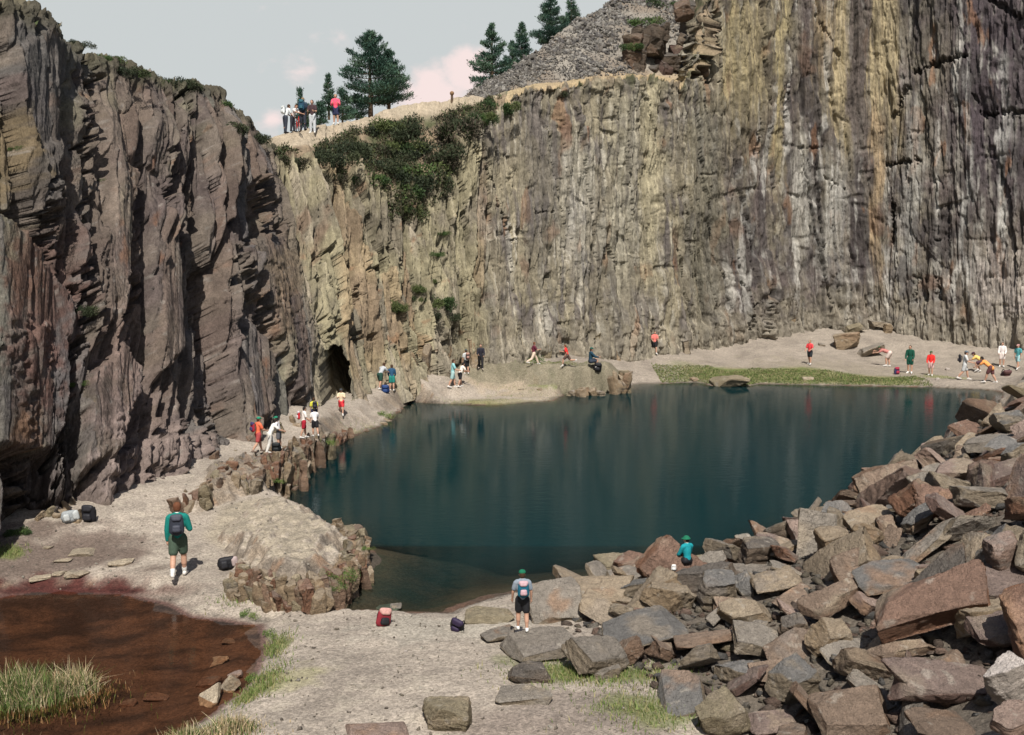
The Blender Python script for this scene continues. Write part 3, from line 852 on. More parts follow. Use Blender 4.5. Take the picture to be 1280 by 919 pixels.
# ------------------------------------------------------------------ sky and sun
SUN_EL, SUN_AZ = 53.0, 2.0        # azimuth: degrees the sun stands to the left of straight behind the camera (negative = left)


def build_light():
    w = bpy.data.worlds.new('World'); scene.world = w; w.use_nodes = True
    nt = w.node_tree; nt.nodes.clear(); L = nt.links.new; N = nt.nodes.new
    out = N('ShaderNodeOutputWorld'); bg = N('ShaderNodeBackground'); bg.inputs['Strength'].default_value = .07
    sky = N('ShaderNodeTexSky'); sky.sky_type = 'NISHITA'; sky.sun_disc = False
    sky.sun_elevation = math.radians(SUN_EL)
    # direction towards the sun
    az = math.radians(180 - SUN_AZ)
    sv = Vector((math.sin(math.radians(SUN_AZ)), -math.cos(math.radians(SUN_AZ)), 0))
    sky.sun_rotation = math.atan2(sv.x, sv.y)
    sky.air_density = 1.0; sky.dust_density = 2.0; sky.ozone_density = 1.0; sky.altitude = 100
    # thin high haze towards the horizon and a few cumulus, all by direction
    tc = N('ShaderNodeTexCoord')
    nm = N('ShaderNodeVectorMath'); nm.operation = 'NORMALIZE'; L(tc.outputs['Generated'], nm.inputs[0])
    nz = N('ShaderNodeTexNoise'); nz.inputs['Scale'].default_value = 17; nz.inputs['Detail'].default_value = 7; nz.inputs['Roughness'].default_value = .56
    mp = N('ShaderNodeMapping'); mp.inputs['Scale'].default_value = (1, 1, 1.7)
    L(nm.outputs[0], mp.inputs['Vector']); L(mp.outputs['Vector'], nz.inputs['Vector'])
    cur = None
    for px, py, r, w in [(540, 110, .055, .6), (580, 86, .04, .75), (600, 74, .03, .6), (512, 114, .04, .5), (340, 150, .035, .5), (610, 60, .05, .35), (380, 60, .09, .2)]:
        d = Vector(ray(px, py)).normalized()
        ds = N('ShaderNodeVectorMath'); ds.operation = 'DISTANCE'; L(nm.outputs[0], ds.inputs[0]); ds.inputs[1].default_value = d
        mr = N('ShaderNodeMapRange'); mr.inputs[1].default_value = 0; mr.inputs[2].default_value = r; mr.inputs[3].default_value = w; mr.inputs[4].default_value = 0
        L(ds.outputs['Value'], mr.inputs[0])
        if cur is None: cur = mr.outputs[0]
        else:
            mxx = N('ShaderNodeMath'); mxx.operation = 'MAXIMUM'; L(cur, mxx.inputs[0]); L(mr.outputs[0], mxx.inputs[1]); cur = mxx.outputs[0]
    ad = N('ShaderNodeMath'); ad.operation = 'ADD'; L(nz.outputs['Fac'], ad.inputs[0]); L(cur, ad.inputs[1])
    cf = N('ShaderNodeMapRange'); cf.inputs[1].default_value = .70; cf.inputs[2].default_value = .98; cf.interpolation_type = 'SMOOTHSTEP'
    L(ad.outputs[0], cf.inputs[0])
    sx = N('ShaderNodeSeparateXYZ'); L(nm.outputs[0], sx.inputs[0])
    hz = N('ShaderNodeMapRange'); hz.inputs[1].default_value = .25; hz.inputs[2].default_value = .48; hz.inputs[3].default_value = .93; hz.inputs[4].default_value = .0
    L(sx.outputs['Z'], hz.inputs[0])
    haze = N('ShaderNodeMix'); haze.data_type = 'RGBA'; L(hz.outputs[0], haze.inputs[0])
    L(sky.outputs[0], haze.inputs[6]); haze.inputs[7].default_value = HAZE
    cl = N('ShaderNodeMix'); cl.data_type = 'RGBA'
    L(cf.outputs[0], cl.inputs[0]); L(haze.outputs[2], cl.inputs[6]); cl.inputs[7].default_value = CLOUD
    L(cl.outputs[2], bg.inputs['Color']); L(bg.outputs[0], out.inputs['Surface'])
    s = bpy.data.lights.new('sun', 'SUN'); s.energy = 5.0; s.angle = math.radians(.53); s.color = (1.0, .95, .87)
    so = bpy.data.objects.new('sun', s); COL.objects.link(so)
    e = math.radians(SUN_EL)
    d = Vector((sv.x * math.cos(e), sv.y * math.cos(e), math.sin(e)))
    so.rotation_euler = d.to_track_quat('Z', 'Y').to_euler(); so.location = d * 60
    scene.view_settings.view_transform = 'Standard'; scene.view_settings.look = 'None'
    scene.view_settings.exposure = EXPOSURE; scene.view_settings.gamma = 1
    scene.view_settings.use_curve_mapping = False


EXPOSURE = 0.2
HAZE = (7.8, 8.2, 8.15, 1)
CLOUD = (11.6, 9.7, 9.4, 1)
MAT = {}
MAT['ground'] = vcol_mat('gravel', ((.8, .15), (9, .18), (60, .22)), ((7, .05), (45, .02)), .95, speck=28.0)
MAT['cliff'] = vcol_mat('slate_face', ((1.3, .2), (5, .25), (22, .3)), ((1.8, .2), (7, .08)), .92, stretch=(1, 1, .45))
MAT['lake'] = water_mat('lake_water', (.0007, .0205, .0245), (.66, .76, .70), 1.7, .008, .06)
MAT['pool'] = water_mat('pool_water', (.022, .012, .008), (.84, .70, .60), .6, .006, .02)

build_light()
ground = build_ground()
cliff = build_cliff()
build_water('lake', LAKE, MAT['lake'], .3)
build_water('pool', POOL, MAT['pool'], .15, 0.0)
# ------------------------------------------------------------------ ray hits on the built place
def ground_hit(px, py, zoff=0.0):
    d = ray(px, py); t = 10.0
    prev = 9.0
    ts = np.arange(9.0, 100.0, .1)
    X = d[0] * ts; Y = d[1] * ts; Zr = CAM_Z + d[2] * ts
    g = ground_z(X, Y, False) + zoff
    i = np.argmax(Zr < g)
    t = ts[i]
    return np.array([d[0] * t, d[1] * t, g[i] - zoff])


def project(p):
    dx, yy, dz = p[0], p[1], p[2] - CAM_Z
    dep = yy * CT - dz * ST
    return 640 + FPX * dx / dep, 459.5 - FPX * (yy * ST + dz * CT) / dep


# ------------------------------------------------------------------ slate boulders
ROCKPAL = {
    'pale': ((.37, .33, .26), (.33, .28, .21)),
    'grey': ((0.2, 0.188, 0.168), (0.225, 0.195, 0.15)),
    'slate blue': ((0.14, 0.143, 0.143), (0.2, 0.172, 0.13)),
    'tan': ((0.255, 0.217, 0.165), (0.235, 0.185, 0.125)),
    'brown': ((0.185, 0.145, 0.115), (0.175, 0.122, 0.088)),
    'rust brown': ((0.185, 0.125, 0.098), (0.175, 0.098, 0.064)),
    'purple brown': ((0.165, 0.132, 0.12), (0.145, 0.098, 0.084)),
    'dark': ((0.115, 0.107, 0.098), (0.13, 0.105, 0.082)),
    'white': ((0.46, 0.44, 0.43), (0.36, 0.335, 0.31)),
    'greenish': ((0.22, 0.198, 0.142), (0.2, 0.175, 0.12)),
    'pinkish': ((0.24, 0.19, 0.168), (0.215, 0.158, 0.13)),
}


def rock_mesh(name, dims, seed, pal, cuts=9, detail=1.0, wedge=0.0, rnd=0.0):
    rg = random.Random(seed)
    bm = bmesh.new()
    bmesh.ops.create_cube(bm, size=1.0)
    for v in bm.verts:
        v.co.x += rg.uniform(-.2, .2); v.co.y += rg.uniform(-.2, .2); v.co.z += rg.uniform(-.16, .16)
        if wedge and v.co.x < 0 and v.co.z > 0: v.co.z -= wedge
    for k in range(cuts):
        a_ = rg.uniform(0, 6.283)
        n = Vector((math.cos(a_), math.sin(a_), rg.gauss(0, .5)))
        if k < 2: n = Vector((rg.gauss(0, .25), rg.gauss(-.15, .25), 1))
        n.normalize()
        sup = max(v.co.dot(n) for v in bm.verts)
        co = n * (sup * rg.uniform(.62, .9))
        bmesh.ops.bisect_plane(bm, geom=bm.verts[:] + bm.edges[:] + bm.faces[:], plane_co=co, plane_no=n, clear_outer=True)
        ed = [e for e in bm.edges if len(e.link_faces) == 1]
        if ed: bmesh.ops.holes_fill(bm, edges=ed, sides=0)
    lo = [min(v.co[i] for v in bm.verts) for i in range(3)]; hi = [max(v.co[i] for v in bm.verts) for i in range(3)]
    for v in bm.verts:
        for i in range(3): v.co[i] = (v.co[i] - lo[i]) / (hi[i] - lo[i] + 1e-6) - .5
    dx, dy, dz = dims
    for v in bm.verts:
        v.co = Vector((v.co.x * dx, v.co.y * dy, v.co.z * dz))
    bmesh.ops.remove_doubles(bm, verts=bm.verts, dist=.012)
    mn = min(dims)
    bmesh.ops.bevel(bm, geom=bm.edges[:], offset=mn * .014, segments=1, affect='EDGES', profile=.5, clamp_overlap=True)
    bmesh.ops.triangulate(bm, faces=bm.faces[:])
    L = max(dims) / (19 * detail)
    for _ in range(5):
        e = [e for e in bm.edges if e.calc_length() > L]
        if not e or len(bm.faces) > 11000: break
        bmesh.ops.subdivide_edges(bm, edges=e, cuts=1)
        bmesh.ops.triangulate(bm, faces=[f for f in bm.faces if len(f.verts) > 3])
    bm.normal_update()
    co = np.array([v.co[:] for v in bm.verts]); no = np.array([v.normal[:] for v in bm.verts])
    F = np.array([[v.index for v in f.verts] for f in bm.faces])
    bm.free()
    p0, p1, p2 = co[F[:, 0]], co[F[:, 1]], co[F[:, 2]]
    fn = np.cross(p1 - p0, p2 - p0); fn /= np.linalg.norm(fn, axis=1, keepdims=True) + 1e-12
    edge = np.zeros(len(co))
    for k_ in range(3): np.maximum.at(edge, F[:, k_], 1 - (fn * no[F[:, k_]]).sum(1))
    edge = np.clip(edge / .25, 0, 1)
    o = seed * 1.37
    s = max(dims)
    # strata run along the long axis; the edges fray in layers
    side = 1 - np.abs(no[:, 2])
    lay = perlin(co[:, 0] * .7 / s + o, co[:, 1] * .7 / s, co[:, 2] * 9 / s + 3)
    lay = np.round(lay * 3) / 3 * .5 + lay * .5
    sa = min(s, 2.6 * mn)
    dn = .026 * sa * side * lay + .014 * sa * fbm(co[:, 0] * 3 / s + o, co[:, 1] * 3 / s, co[:, 2] * 5 / s, 4) + .014 * sa * ridged(co[:, 0] * 5 / s + o, co[:, 1] * 2.4 / s, co[:, 2] * 4 / s, 2)
    n_ = fbm(co[:, 0] * 1.1 / s + o, co[:, 1] * 1.1 / s + 3, co[:, 2] * 2.2 / s, 2) * 3.2
    f_ = np.floor(n_); stp = (f_ + sstep(.42, .58, n_ - f_)) / 3.2
    dn = dn + .085 * sa * stp * (.35 + .65 * side)
    ch = fbm(co[:, 0] * 7 / s + o, co[:, 1] * 7 / s, co[:, 2] * 7 / s + 9, 3)
    dn = dn - .055 * sa * edge * sstep(-.15, .5, ch) + .012 * sa * fbm(co[:, 0] * 11 / s + o, co[:, 1] * 11 / s, co[:, 2] * 16 / s, 2)
    co2 = co + no * dn[:, None]
    a, b = ROCKPAL[pal]
    k = sstep(.25, .7, side + .25 * fbm(co[:, 0] * 2 / s, co[:, 1] * 2 / s + o, co[:, 2] * 2 / s, 3))
    c = lerp(np.array(a), np.array(b), k[:, None])
    pt = fbm(co[:, 0] * 1.6 / s + o, co[:, 1] * 1.6 / s, co[:, 2] * 3 / s + 5, 4)
    tint = np.array(rg.choice([(.23, .155, .105), (.30, .255, .19), (.25, .22, .175), (.17, .16, .15), (.27, .235, .18)]))
    if pal != 'white':
        c = lerp(c, tint, (sstep(.05, .45, pt) * rg.uniform(.35, .75))[:, None])
    c = lerp(c, np.array([.36, .345, .31]), (sstep(.38, .6, fbm(co[:, 0] * 6 / s + o + 4, co[:, 1] * 6 / s, co[:, 2] * 6 / s, 4)) * .45)[:, None])
    c = c * (rg.uniform(.88, 1.12) + .12 * pt[:, None]) * np.array([1.27, 1.19, 1.12])
    return mesh_from(name, co2, F, MAT['rock'], False, np.clip(c, .02, .8))


MAT['rock'] = vcol_mat('slate_boulder', ((1.3, .16), (6, .24), (30, .26), (110, .2)), ((4, .09), (16, .05), (60, .015)), .82, stretch=(1, 1, 3.2), speck=0, spec=.3)

# hand-laid boulders: px, py (centre), width px, height px, palette, shape, roll, tilt, yaw, lift, short name, label
HAND = [
    (694, 755, 76, 68, 'grey', 'lean', 4, 38, 8, .10, 'leaning grey slab behind the hiker', 'broad pale grey slab leaning up behind the boy with the rucksack'),
    (674, 805, 112, 34, 'grey', 'slab', 7, 6, 10, .18, 'low slab under the hiker', 'flat grey slab with dark hollow beneath, the boy hiker stands on it'),
    (773, 711, 66, 40, 'greenish', 'block', 0, 0, 20, .10, 'humped boulder at the water', 'humped olive grey boulder at the water edge, rising highest left of the seated person'),
    (753, 740, 78, 44, 'tan', 'slab', 6, 8, -12, .22, 'pale overhanging slab', 'pale flat-topped slab overhanging a dark gap below the humped boulder'),
    (808, 786, 128, 44, 'slate blue', 'slab', 6, 10, 14, .26, 'long blue-grey slab', 'long blue-grey slab with a tan broken front edge, lying across the lower pile'),
    (836, 748, 70, 50, 'tan', 'wedge', -22, 6, -20, .24, 'tan ridge-backed boulder', 'tan ridge-backed boulder sloping down right, above the long blue-grey slab'),
    (897, 740, 56, 52, 'slate blue', 'block', 0, 14, 20, .22, 'blue-grey block', 'angular blue-grey block standing below the seated person, right of the tan ridge-backed boulder'),
    (744, 820, 86, 52, 'grey', 'block', -14, 14, 25, .16, 'grey block over the grass', 'tilted grey block at the lower edge of the pile above the grass patch'),
    (664, 840, 66, 24, 'dark', 'block', -4, 0, 5, .03, 'dark low stone on the grass', 'low dark stone lying on the grass patch below the flat slab'),
    (757, 838, 40, 24, 'grey', 'block', 10, 0, 5, .03, 'small grey stone by the grass', 'small grey stone at the grass edge under the tilted grey block'),
    (786, 815, 46, 36, 'brown', 'wedge', 28, 0, -10, .12, 'brown shard', 'narrow brown shard propped up on edge between grey block and long slab'),
    (559, 896, 68, 46, 'greenish', 'block', 0, 0, -8, .0, 'lone square block', 'lone square olive-grey block standing by itself on the foreground gravel'),
    (472, 918, 90, 26, 'pinkish', 'slab', 2, 0, 10, -.05, 'half-buried rock', 'half-buried pinkish rock in the gravel left of the lone square block'),
    (655, 870, 92, 16, 'grey', 'slab', 2, 0, 5, -.05, 'flat embedded stone', 'flat stone set level in the gravel below the grass patch'),
    (612, 768, 62, 24, 'greenish', 'slab', -3, 0, 4, .04, 'flat shore slab', 'flat olive slab at the shore left of the boy hiker'),
    (486, 760, 36, 11, 'grey', 'slab', 3, 0, 0, .0, 'flat shore stone', 'thin flat stone at the water edge behind the red and black rucksack'),
    (622, 790, 46, 20, 'grey', 'slab', 5, 0, 20, .02, 'low shore stone', 'low grey stone on the gravel just left of the boy hiker slab'),
    (1166, 752, 165, 84, 'rust brown', 'plank', 24, 24, -10, .55, 'huge rust slab', 'huge rust-brown slab tilted up to the right, largest rock of the pile'),
    (1118, 722, 120, 38, 'slate blue', 'slab', 2, 14, 8, .30, 'blue-grey slab behind the huge one', 'smooth blue-grey slab lying flat behind the huge rust slab'),
    (1040, 746, 92, 50, 'brown', 'plank', 22, 16, 10, .34, 'ridged brown slab', 'ridged brown slab pointing up right, left of the huge rust slab'),
    (1128, 806, 104, 40, 'brown', 'plank', 10, 14, 12, .34, 'brown plank-like slab', 'brown plank-like slab lying directly under the huge rust slab'),
    (1178, 848, 140, 68, 'purple brown', 'plank', -3, 24, 8, .42, 'layered purple slab', 'big layered purple-brown slab below the brown plank-like slab'),
    (1262, 848, 66, 74, 'white', 'block', 34, 10, 18, .40, 'white block', 'pale white block at the right edge, brightest rock of the pile'),
    (1062, 892, 112, 62, 'brown', 'slab', 12, 26, -8, .30, 'broad brown boulder', 'broad brown boulder tilted to the front at the bottom of the pile'),
    (992, 846, 72, 68, 'slate blue', 'block', 8, 8, 24, .30, 'blue block with rust corner', 'blue-grey block with a rusty broken corner, lower middle of the pile'),
    (904, 888, 72, 64, 'greenish', 'block', 18, 10, 12, .12, 'olive boulder at the front', 'blunt olive boulder at the front foot of the pile'),
    (852, 870, 58, 70, 'slate blue', 'lean', 18, 20, -12, .12, 'grey rock with reddish end', 'leaning grey rock with a dark reddish lower end beside the olive boulder'),
    (950, 692, 62, 40, 'dark', 'block', 0, 0, 14, .30, 'dark square block', 'dark square-cut block near the water, upper left of the pile'),
    (1086, 650, 68, 40, 'tan', 'slab', 4, 14, 10, .34, 'flat tan slab', 'flat-topped tan slab in the upper pile, left of the rust block'),
    (1040, 684, 46, 58, 'tan', 'block', -6, 16, 12, .28, 'square tan face', 'upright square tan boulder below the flat tan slab'),
    (1140, 626, 60, 62, 'rust brown', 'block', -26, 18, 14, .40, 'rust block with white scratch', 'rust-brown block leaning left in the upper pile'),
    (1184, 640, 52, 58, 'purple brown', 'slab', -34, 16, 10, .40, 'sloping purple slab', 'purple-brown slab sloping down right beside the leaning rust block'),
    (994, 640, 54, 46, 'tan', 'block', 6, 8, -16, .25, 'tan boulder at the pile edge', 'tan boulder standing over the water at the left shoulder of the pile'),
    (962, 654, 56, 36, 'brown', 'wedge', 14, 0, 10, .20, 'brown wedge', 'dark brown wedge with a shadowed end at the outer pile edge over the water'),
    (1210, 540, 40, 44, 'rust brown', 'lean', 14, 30, 10, .35, 'upright rust triangle', 'upright triangular rust-coloured rock, highest along the water line'),
    (1150, 556, 64, 26, 'tan', 'slab', 6, 8, 0, .20, 'low tan slab at the water', 'low tan slab at the water line left of the rust triangle'),
    (1100, 580, 50, 34, 'brown', 'block', 4, 6, 20, .20, 'brown corner rock', 'blocky brown rock at the outer tip of the pile over the water'),
    (1258, 694, 60, 64, 'pinkish', 'block', 10, 12, 14, .40, 'pinkish boulder', 'pinkish rounded boulder at the right edge above the huge rust slab'),
    (1252, 786, 88, 56, 'purple brown', 'slab', 12, 16, 8, .42, 'purple slab at the edge', 'split purple slab at the right edge above the white block'),
    (990, 786, 38, 52, 'dark', 'block', 0, 24, 0, .24, 'upright oval stone', 'upright dark oval stone in the middle of the pile'),
    (1036, 798, 60, 54, 'tan', 'block', -10, 14, 20, .28, 'tan block mid pile', 'tan block between the upright dark oval stone and the brown plank-like slab'),
    (903, 699, 30, 34, 'pinkish', 'wedge', 20, 6, 0, .18, 'pinkish pointed stone', 'pinkish pointed stone just right of the seated person'),
    (868, 710, 52, 22, 'tan', 'slab', 10, 6, 8, .12, 'seat stone', 'low tan stone carrying the seated person at the water'),
    (1180, 906, 120, 28, 'brown', 'slab', -6, 14, 6, .40, 'flat brown slab at the bottom', 'flat brown slab along the bottom edge below the layered purple slab'),
    (1266, 900, 60, 50, 'pinkish', 'block', 20, 16, 12, .40, 'pinkish corner block', 'pinkish block in the bottom right corner under the white block'),
    (970, 725, 60, 44, 'tan', 'slab', 6, 16, 12, .26, 'pale pointed slab', 'pale sloping slab below the dark square block'),
    (1195, 590, 70, 30, 'pinkish', 'slab', 12, 12, 0, .34, 'long pink slab', 'long pinkish slab in the upper pile below the upright rust triangle'),
    (1256, 590, 66, 34, 'purple brown', 'slab', 20, 14, 0, .34, 'purple slab high right', 'purple-brown slab high on the right edge of the pile'),
    (1262, 528, 50, 34, 'slate blue', 'block', 10, 10, 0, .30, 'topmost blue rock', 'blue-grey rock crowning the pile at the right edge'),
    (945, 800, 62, 46, 'grey', 'slab', -16, 20, 8, .26, 'grey slab mid pile', 'flat grey slab tipped to the front left of the upright dark oval stone'),
    (930, 765, 70, 34, 'tan', 'slab', 8, 12, 8, .26, 'tan slab mid pile', 'smooth tan slab in the middle of the pile below the blue-grey block'),
    (965, 905, 70, 36, 'purple brown', 'slab', 6, 14, 4, .16, 'purple slab at the bottom', 'purple-brown slab on the bottom edge right of the blunt olive boulder'),
]
# rocks away from the pile
LONE = [
    (1058, 427, 36, 24, 'tan', 'block', 5, 0, -8, .15, None, 'big tan boulder with dark shaded side at the foot of the far cliff'),
    (1088, 438, 36, 20, 'grey', 'slab', 14, 6, 10, .05, None, 'sloping grey slab leaning beside the tan boulder by the far cliff'),
    (1098, 405, 40, 14, 'grey', 'slab', -8, 0, 6, .25, None, 'broken grey slab propped on the talus above the far tan boulder'),
    (1110, 412, 12, 16, 'tan', 'block', 0, 0, 6, .1, None, 'narrow tan stone under the broken slab on the far talus'),
    (1068, 410, 28, 16, 'greenish', 'slab', 14, 20, 6, .1, None, 'flat olive slab buried in the far talus above the tan boulder'),
    (1027, 431, 9, 6, 'grey', 'block', 0, 0, 0, .0, None, 'small grey stone on the far gravel left of the tan boulder'),
    (912, 477, 52, 17, 'greenish', 'block', 2, 0, 6, .0, None, 'low olive outcrop rising from the lake at the far grass bank'),
    (868, 474, 12, 7, 'tan', 'block', 0, 0, 6, .0, None, 'small tan stone in the shallows left of the low far outcrop'),
    (1010, 474, 16, 6, 'pale', 'block', 0, 0, 6, .0, None, 'pale flat stone at the foot of the far grass bank'),
    (274, 828, 26, 13, 'pale', 'slab', 10, 0, 20, .03, None, 'pale flat stone standing clear of the brown pool'),
    (262, 871, 32, 30, 'pale', 'lean', 30, 24, 10, .05, None, 'pale leaning stone at the pool edge, left one of the pair'),
    (288, 858, 28, 26, 'pale', 'wedge', 34, 10, 10, .05, None, 'pale wedge stone at the pool edge, right one of the pair'),
    (294, 845, 22, 14, 'pinkish', 'block', 10, 0, 0, .02, None, 'small pinkish stone behind the pale pair at the pool edge'),
    (286, 803, 20, 7, 'brown', 'slab', 0, 0, 0, .02, None, 'small brown stone barely above the pool near its right bank'),
    (160, 879, 24, 13, 'rust brown', 'slab', 4, 0, 0, .02, None, 'small rust stone in the pool beside the rushes'),
    (195, 871, 34, 11, 'rust brown', 'slab', -4, 0, 0, .0, None, 'wet rust stone just breaking the pool surface, nearer the middle'),
    (262, 853, 34, 18, 'rust brown', 'slab', 6, 0, 0, -.02, None, 'wet brown stone in the pool behind the pale pair'),
    (151, 703, 32, 13, 'pale', 'slab', 0, 0, 10, -.04, None, 'broad pale paving stone on the dark gravel, nearest the walker'),
    (96, 717, 32, 13, 'pale', 'slab', 0, 0, -10, -.04, None, 'pale paving stone by the red pool margin'),
    (104, 690, 46, 9, 'pale', 'slab', 0, 0, 5, -.04, None, 'long pale paving stone set in the gravel, farthest up'),
    (74, 718, 18, 8, 'pale', 'slab', 0, 0, 5, -.03, None, 'small pale paving stone between two larger ones by the red margin'),
    (50, 722, 32, 9, 'pale', 'slab', 0, 0, 25, -.03, None, 'slanting pale paving stone on the dark gravel'),
    (78, 701, 26, 6, 'pale', 'slab', 0, 0, 5, -.03, None, 'thin pale paving stone amid the dark gravel'),
    (60, 686, 14, 5, 'pale', 'slab', 0, 0, 5, -.02, None, 'tiny pale stone on the gravel near the left cliff'),
]
ROCKS = []


def lay_rock(px, py, w, h, pal, shape, roll, tilt, yaw, lift, seed, name, detail=1.0):
    el0 = 0
    tx, ty, k = px, py + h * .3, 1.0
    rot = Euler((math.radians(tilt), math.radians(-roll), math.radians(yaw)), 'ZXY').to_matrix()
    co = None
    for it in range(5):
        q = ground_hit(tx, min(ty, 1010))
        D = q[1]
        if co is None:
            W = w * D / FPX; H = h * D / FPX
            el = math.atan2(CAM_Z - q[2], D)
            if shape == 'slab':
                dep = W * .8; th = max((H - dep * math.sin(el) * .8), .17 * W); dims = (W * 1.12, dep * 1.1, min(th, H, .30 * W))
            elif shape == 'plank': dims = (W * 1.15, W * .55, .25 * W)
            elif shape == 'lean': dims = (W * 1.1, H * 1.25, .26 * W)
            elif shape == 'wedge': dims = (W * 1.1, W * .7, H * .95)
            else: dims = (W * 1.12, W * .85, H * .98)
            me = rock_mesh(name, dims, seed, pal, 9 if shape != 'slab' else 8, detail, .45 if shape == 'wedge' else 0)
            co = np.empty(len(me.vertices) * 3, np.float32); me.vertices.foreach_get('co', co); co = co.reshape(-1, 3)
            rc = co @ np.array(rot).T
        zlow = (rc[:, 2] * k).min()
        pos = np.array([q[0], q[1], q[2] - zlow - .28 * dims[2] * k + lift * .35])
        if shape == 'lean': pos[2] = q[2] - zlow - .12 * dims[1] * k
        p = rc * k + pos
        xs, ys = project(p.T)
        cx, cy = (xs.min() + xs.max()) / 2, (ys.min() + ys.max()) / 2
        if it == 4: break
        kw = w / (xs.max() - xs.min()); kh = h / (ys.max() - ys.min())
        k = min(max(k * (kw * .65 + kh * .35) ** .8, .4), 1.8)
        tx += (px - cx) * .8; ty += (py - cy) * .8
        if not -80 < tx < 1400 or not 380 < ty < 1010: ty = min(max(ty, 400), 1010)
    o = link(name, me)
    o.location = pos; o.rotation_euler = rot.to_euler(); o.scale = (k, k, k)
    ROCKS.append((q[0], q[1], max(dims[0], dims[1]) * .5 * k, px, py))
    return o


for i, r in enumerate(HAND):
    o = lay_rock(*r[:10], 100 + i, 'boulder', 2.0)
    tag(o, r[11], 'boulder', 'slate boulders of the rock pile')
for i, r in enumerate(LONE):
    o = lay_rock(*r[:10], 300 + i, 'stone' if r[2] < 34 else 'boulder', 1.3)
    tag(o, r[11], 'stone' if r[2] < 34 else 'boulder')

# the rest of the pile
PILE = np.array([[4.2, 13], [2.6, 17.3], [1.4, 20.2], [.9, 22.2], [2.4, 23.6], [4.4, 24.0], [6.0, 25.4], [7.6, 27.8], [10.0, 29.6], [12.4, 32.0], [15.3, 34.8], [18.6, 37.6], [24, 37], [22, 26], [15, 15], [10, 12]])
_seen_lab = {}
ANCH = [(r[0], r[1], r[10]) for r in HAND]


def rel_label(px, py, size, colour, shape):
    def dist(a): return math.hypot(a[0] - px, (a[1] - py))
    for a in sorted(ANCH, key=dist)[:5]:
        dx, dy = px - a[0], py - a[1]
        if abs(dx) > 1.7 * abs(dy): d = 'right of' if dx > 0 else 'left of'
        elif abs(dy) > 1.7 * abs(dx): d = 'below' if dy > 0 else 'above'
        else: d = ('below' if dy > 0 else 'above') + (' and right of' if dx > 0 else ' and left of')
        lab = f"{size} {colour} {shape} {d} the {a[2]}"
        if lab not in _seen_lab and len(lab.split()) <= 16:
            _seen_lab[lab] = 1
            return lab
    return lab


def scatter_pile():
    rg = random.Random(21)
    placed = list((x, y, r * .8) for x, y, r, _, _ in ROCKS)
    todo = []
    for (lo, hi, n, tries) in [(.42, .6, 40, 900), (.27, .42, 105, 3000), (.17, .27, 100, 5000)]:
        cnt = 0
        for _ in range(tries):
            if cnt >= n: break
            x = rg.uniform(.6, 18.5); y = rg.uniform(13.5, 37)
            p = np.array([[x, y]])
            if sdist(p[:, 0], p[:, 1], PILE)[0] > -.15: continue
            r = rg.uniform(lo, hi)
            gz = float(ground_z(np.array([x]), np.array([y]), False)[0])
            px, py = project((x, y, gz + r * .6))
            if not (560 < px < 1300 and 470 < py < 945): continue
            if any((x - a) ** 2 + (y - b) ** 2 < ((r + c) * (.68 if lo < .42 else .84)) ** 2 for a, b, c in placed): continue
            placed.append((x, y, r)); todo.append((x, y, gz, r, px, py)); cnt += 1
    for i, (x, y, gz, r, px, py) in enumerate(todo):
        e = .4
        gx = float(ground_z(np.array([x + e]), np.array([y]), False)[0]) - float(ground_z(np.array([x - e]), np.array([y]), False)[0])
        gy = float(ground_z(np.array([x]), np.array([y + e]), False)[0]) - float(ground_z(np.array([x]), np.array([y - e]), False)[0])
        kind = rg.choice(['slab', 'slab', 'slab', 'slab', 'block', 'wedge'])
        right = min(1, max(0, (px - 800) / 400))
        pal = rg.choices(['grey', 'slate blue', 'tan', 'brown', 'rust brown', 'purple brown', 'dark', 'pinkish', 'greenish'],
                         [3, 1.6, 4 - 2 * right, 2.6, .8 + 2 * right, .4 + 2 * right, .8, .6 + right, 1.2 - right])[0]
        w = 2 * r * rg.uniform(1.15, 1.6)
        dims = {'slab': (w * 1.15, w * rg.uniform(.5, .8), w * rg.uniform(.11, .22)), 'block': (w, w * rg.uniform(.5, .8), w * rg.uniform(.28, .5)), 'wedge': (w * 1.1, w * .7, w * .5)}[kind]
        me = rock_mesh('boulder', dims, 1000 + i, pal, rg.randint(7, 10), 1.35 if r > .34 else .95, .45 if kind == 'wedge' else 0)
        o = link('boulder', me)
        o.location = (x, y, gz + dims[2] * .3 + rg.uniform(.0, .18))
        sd = 25 if kind == 'slab' else 30
        o.rotation_euler = Euler((math.atan(gy / (2 * e)) * .6 + math.radians(rg.gauss(6, sd)), -math.atan(gx / (2 * e)) * .7 + math.radians(rg.gauss(0, sd)), math.radians(rg.gauss(10, 45))), 'ZXY')
        size = 'big' if r > .42 else 'middling' if r > .27 else 'small'
        tag(o, rel_label(px, py, size, pal, {'slab': 'slab', 'block': 'block', 'wedge': 'wedge'}[kind]), 'boulder', 'slate boulders of the rock pile')
    return placed


scatter_pile()


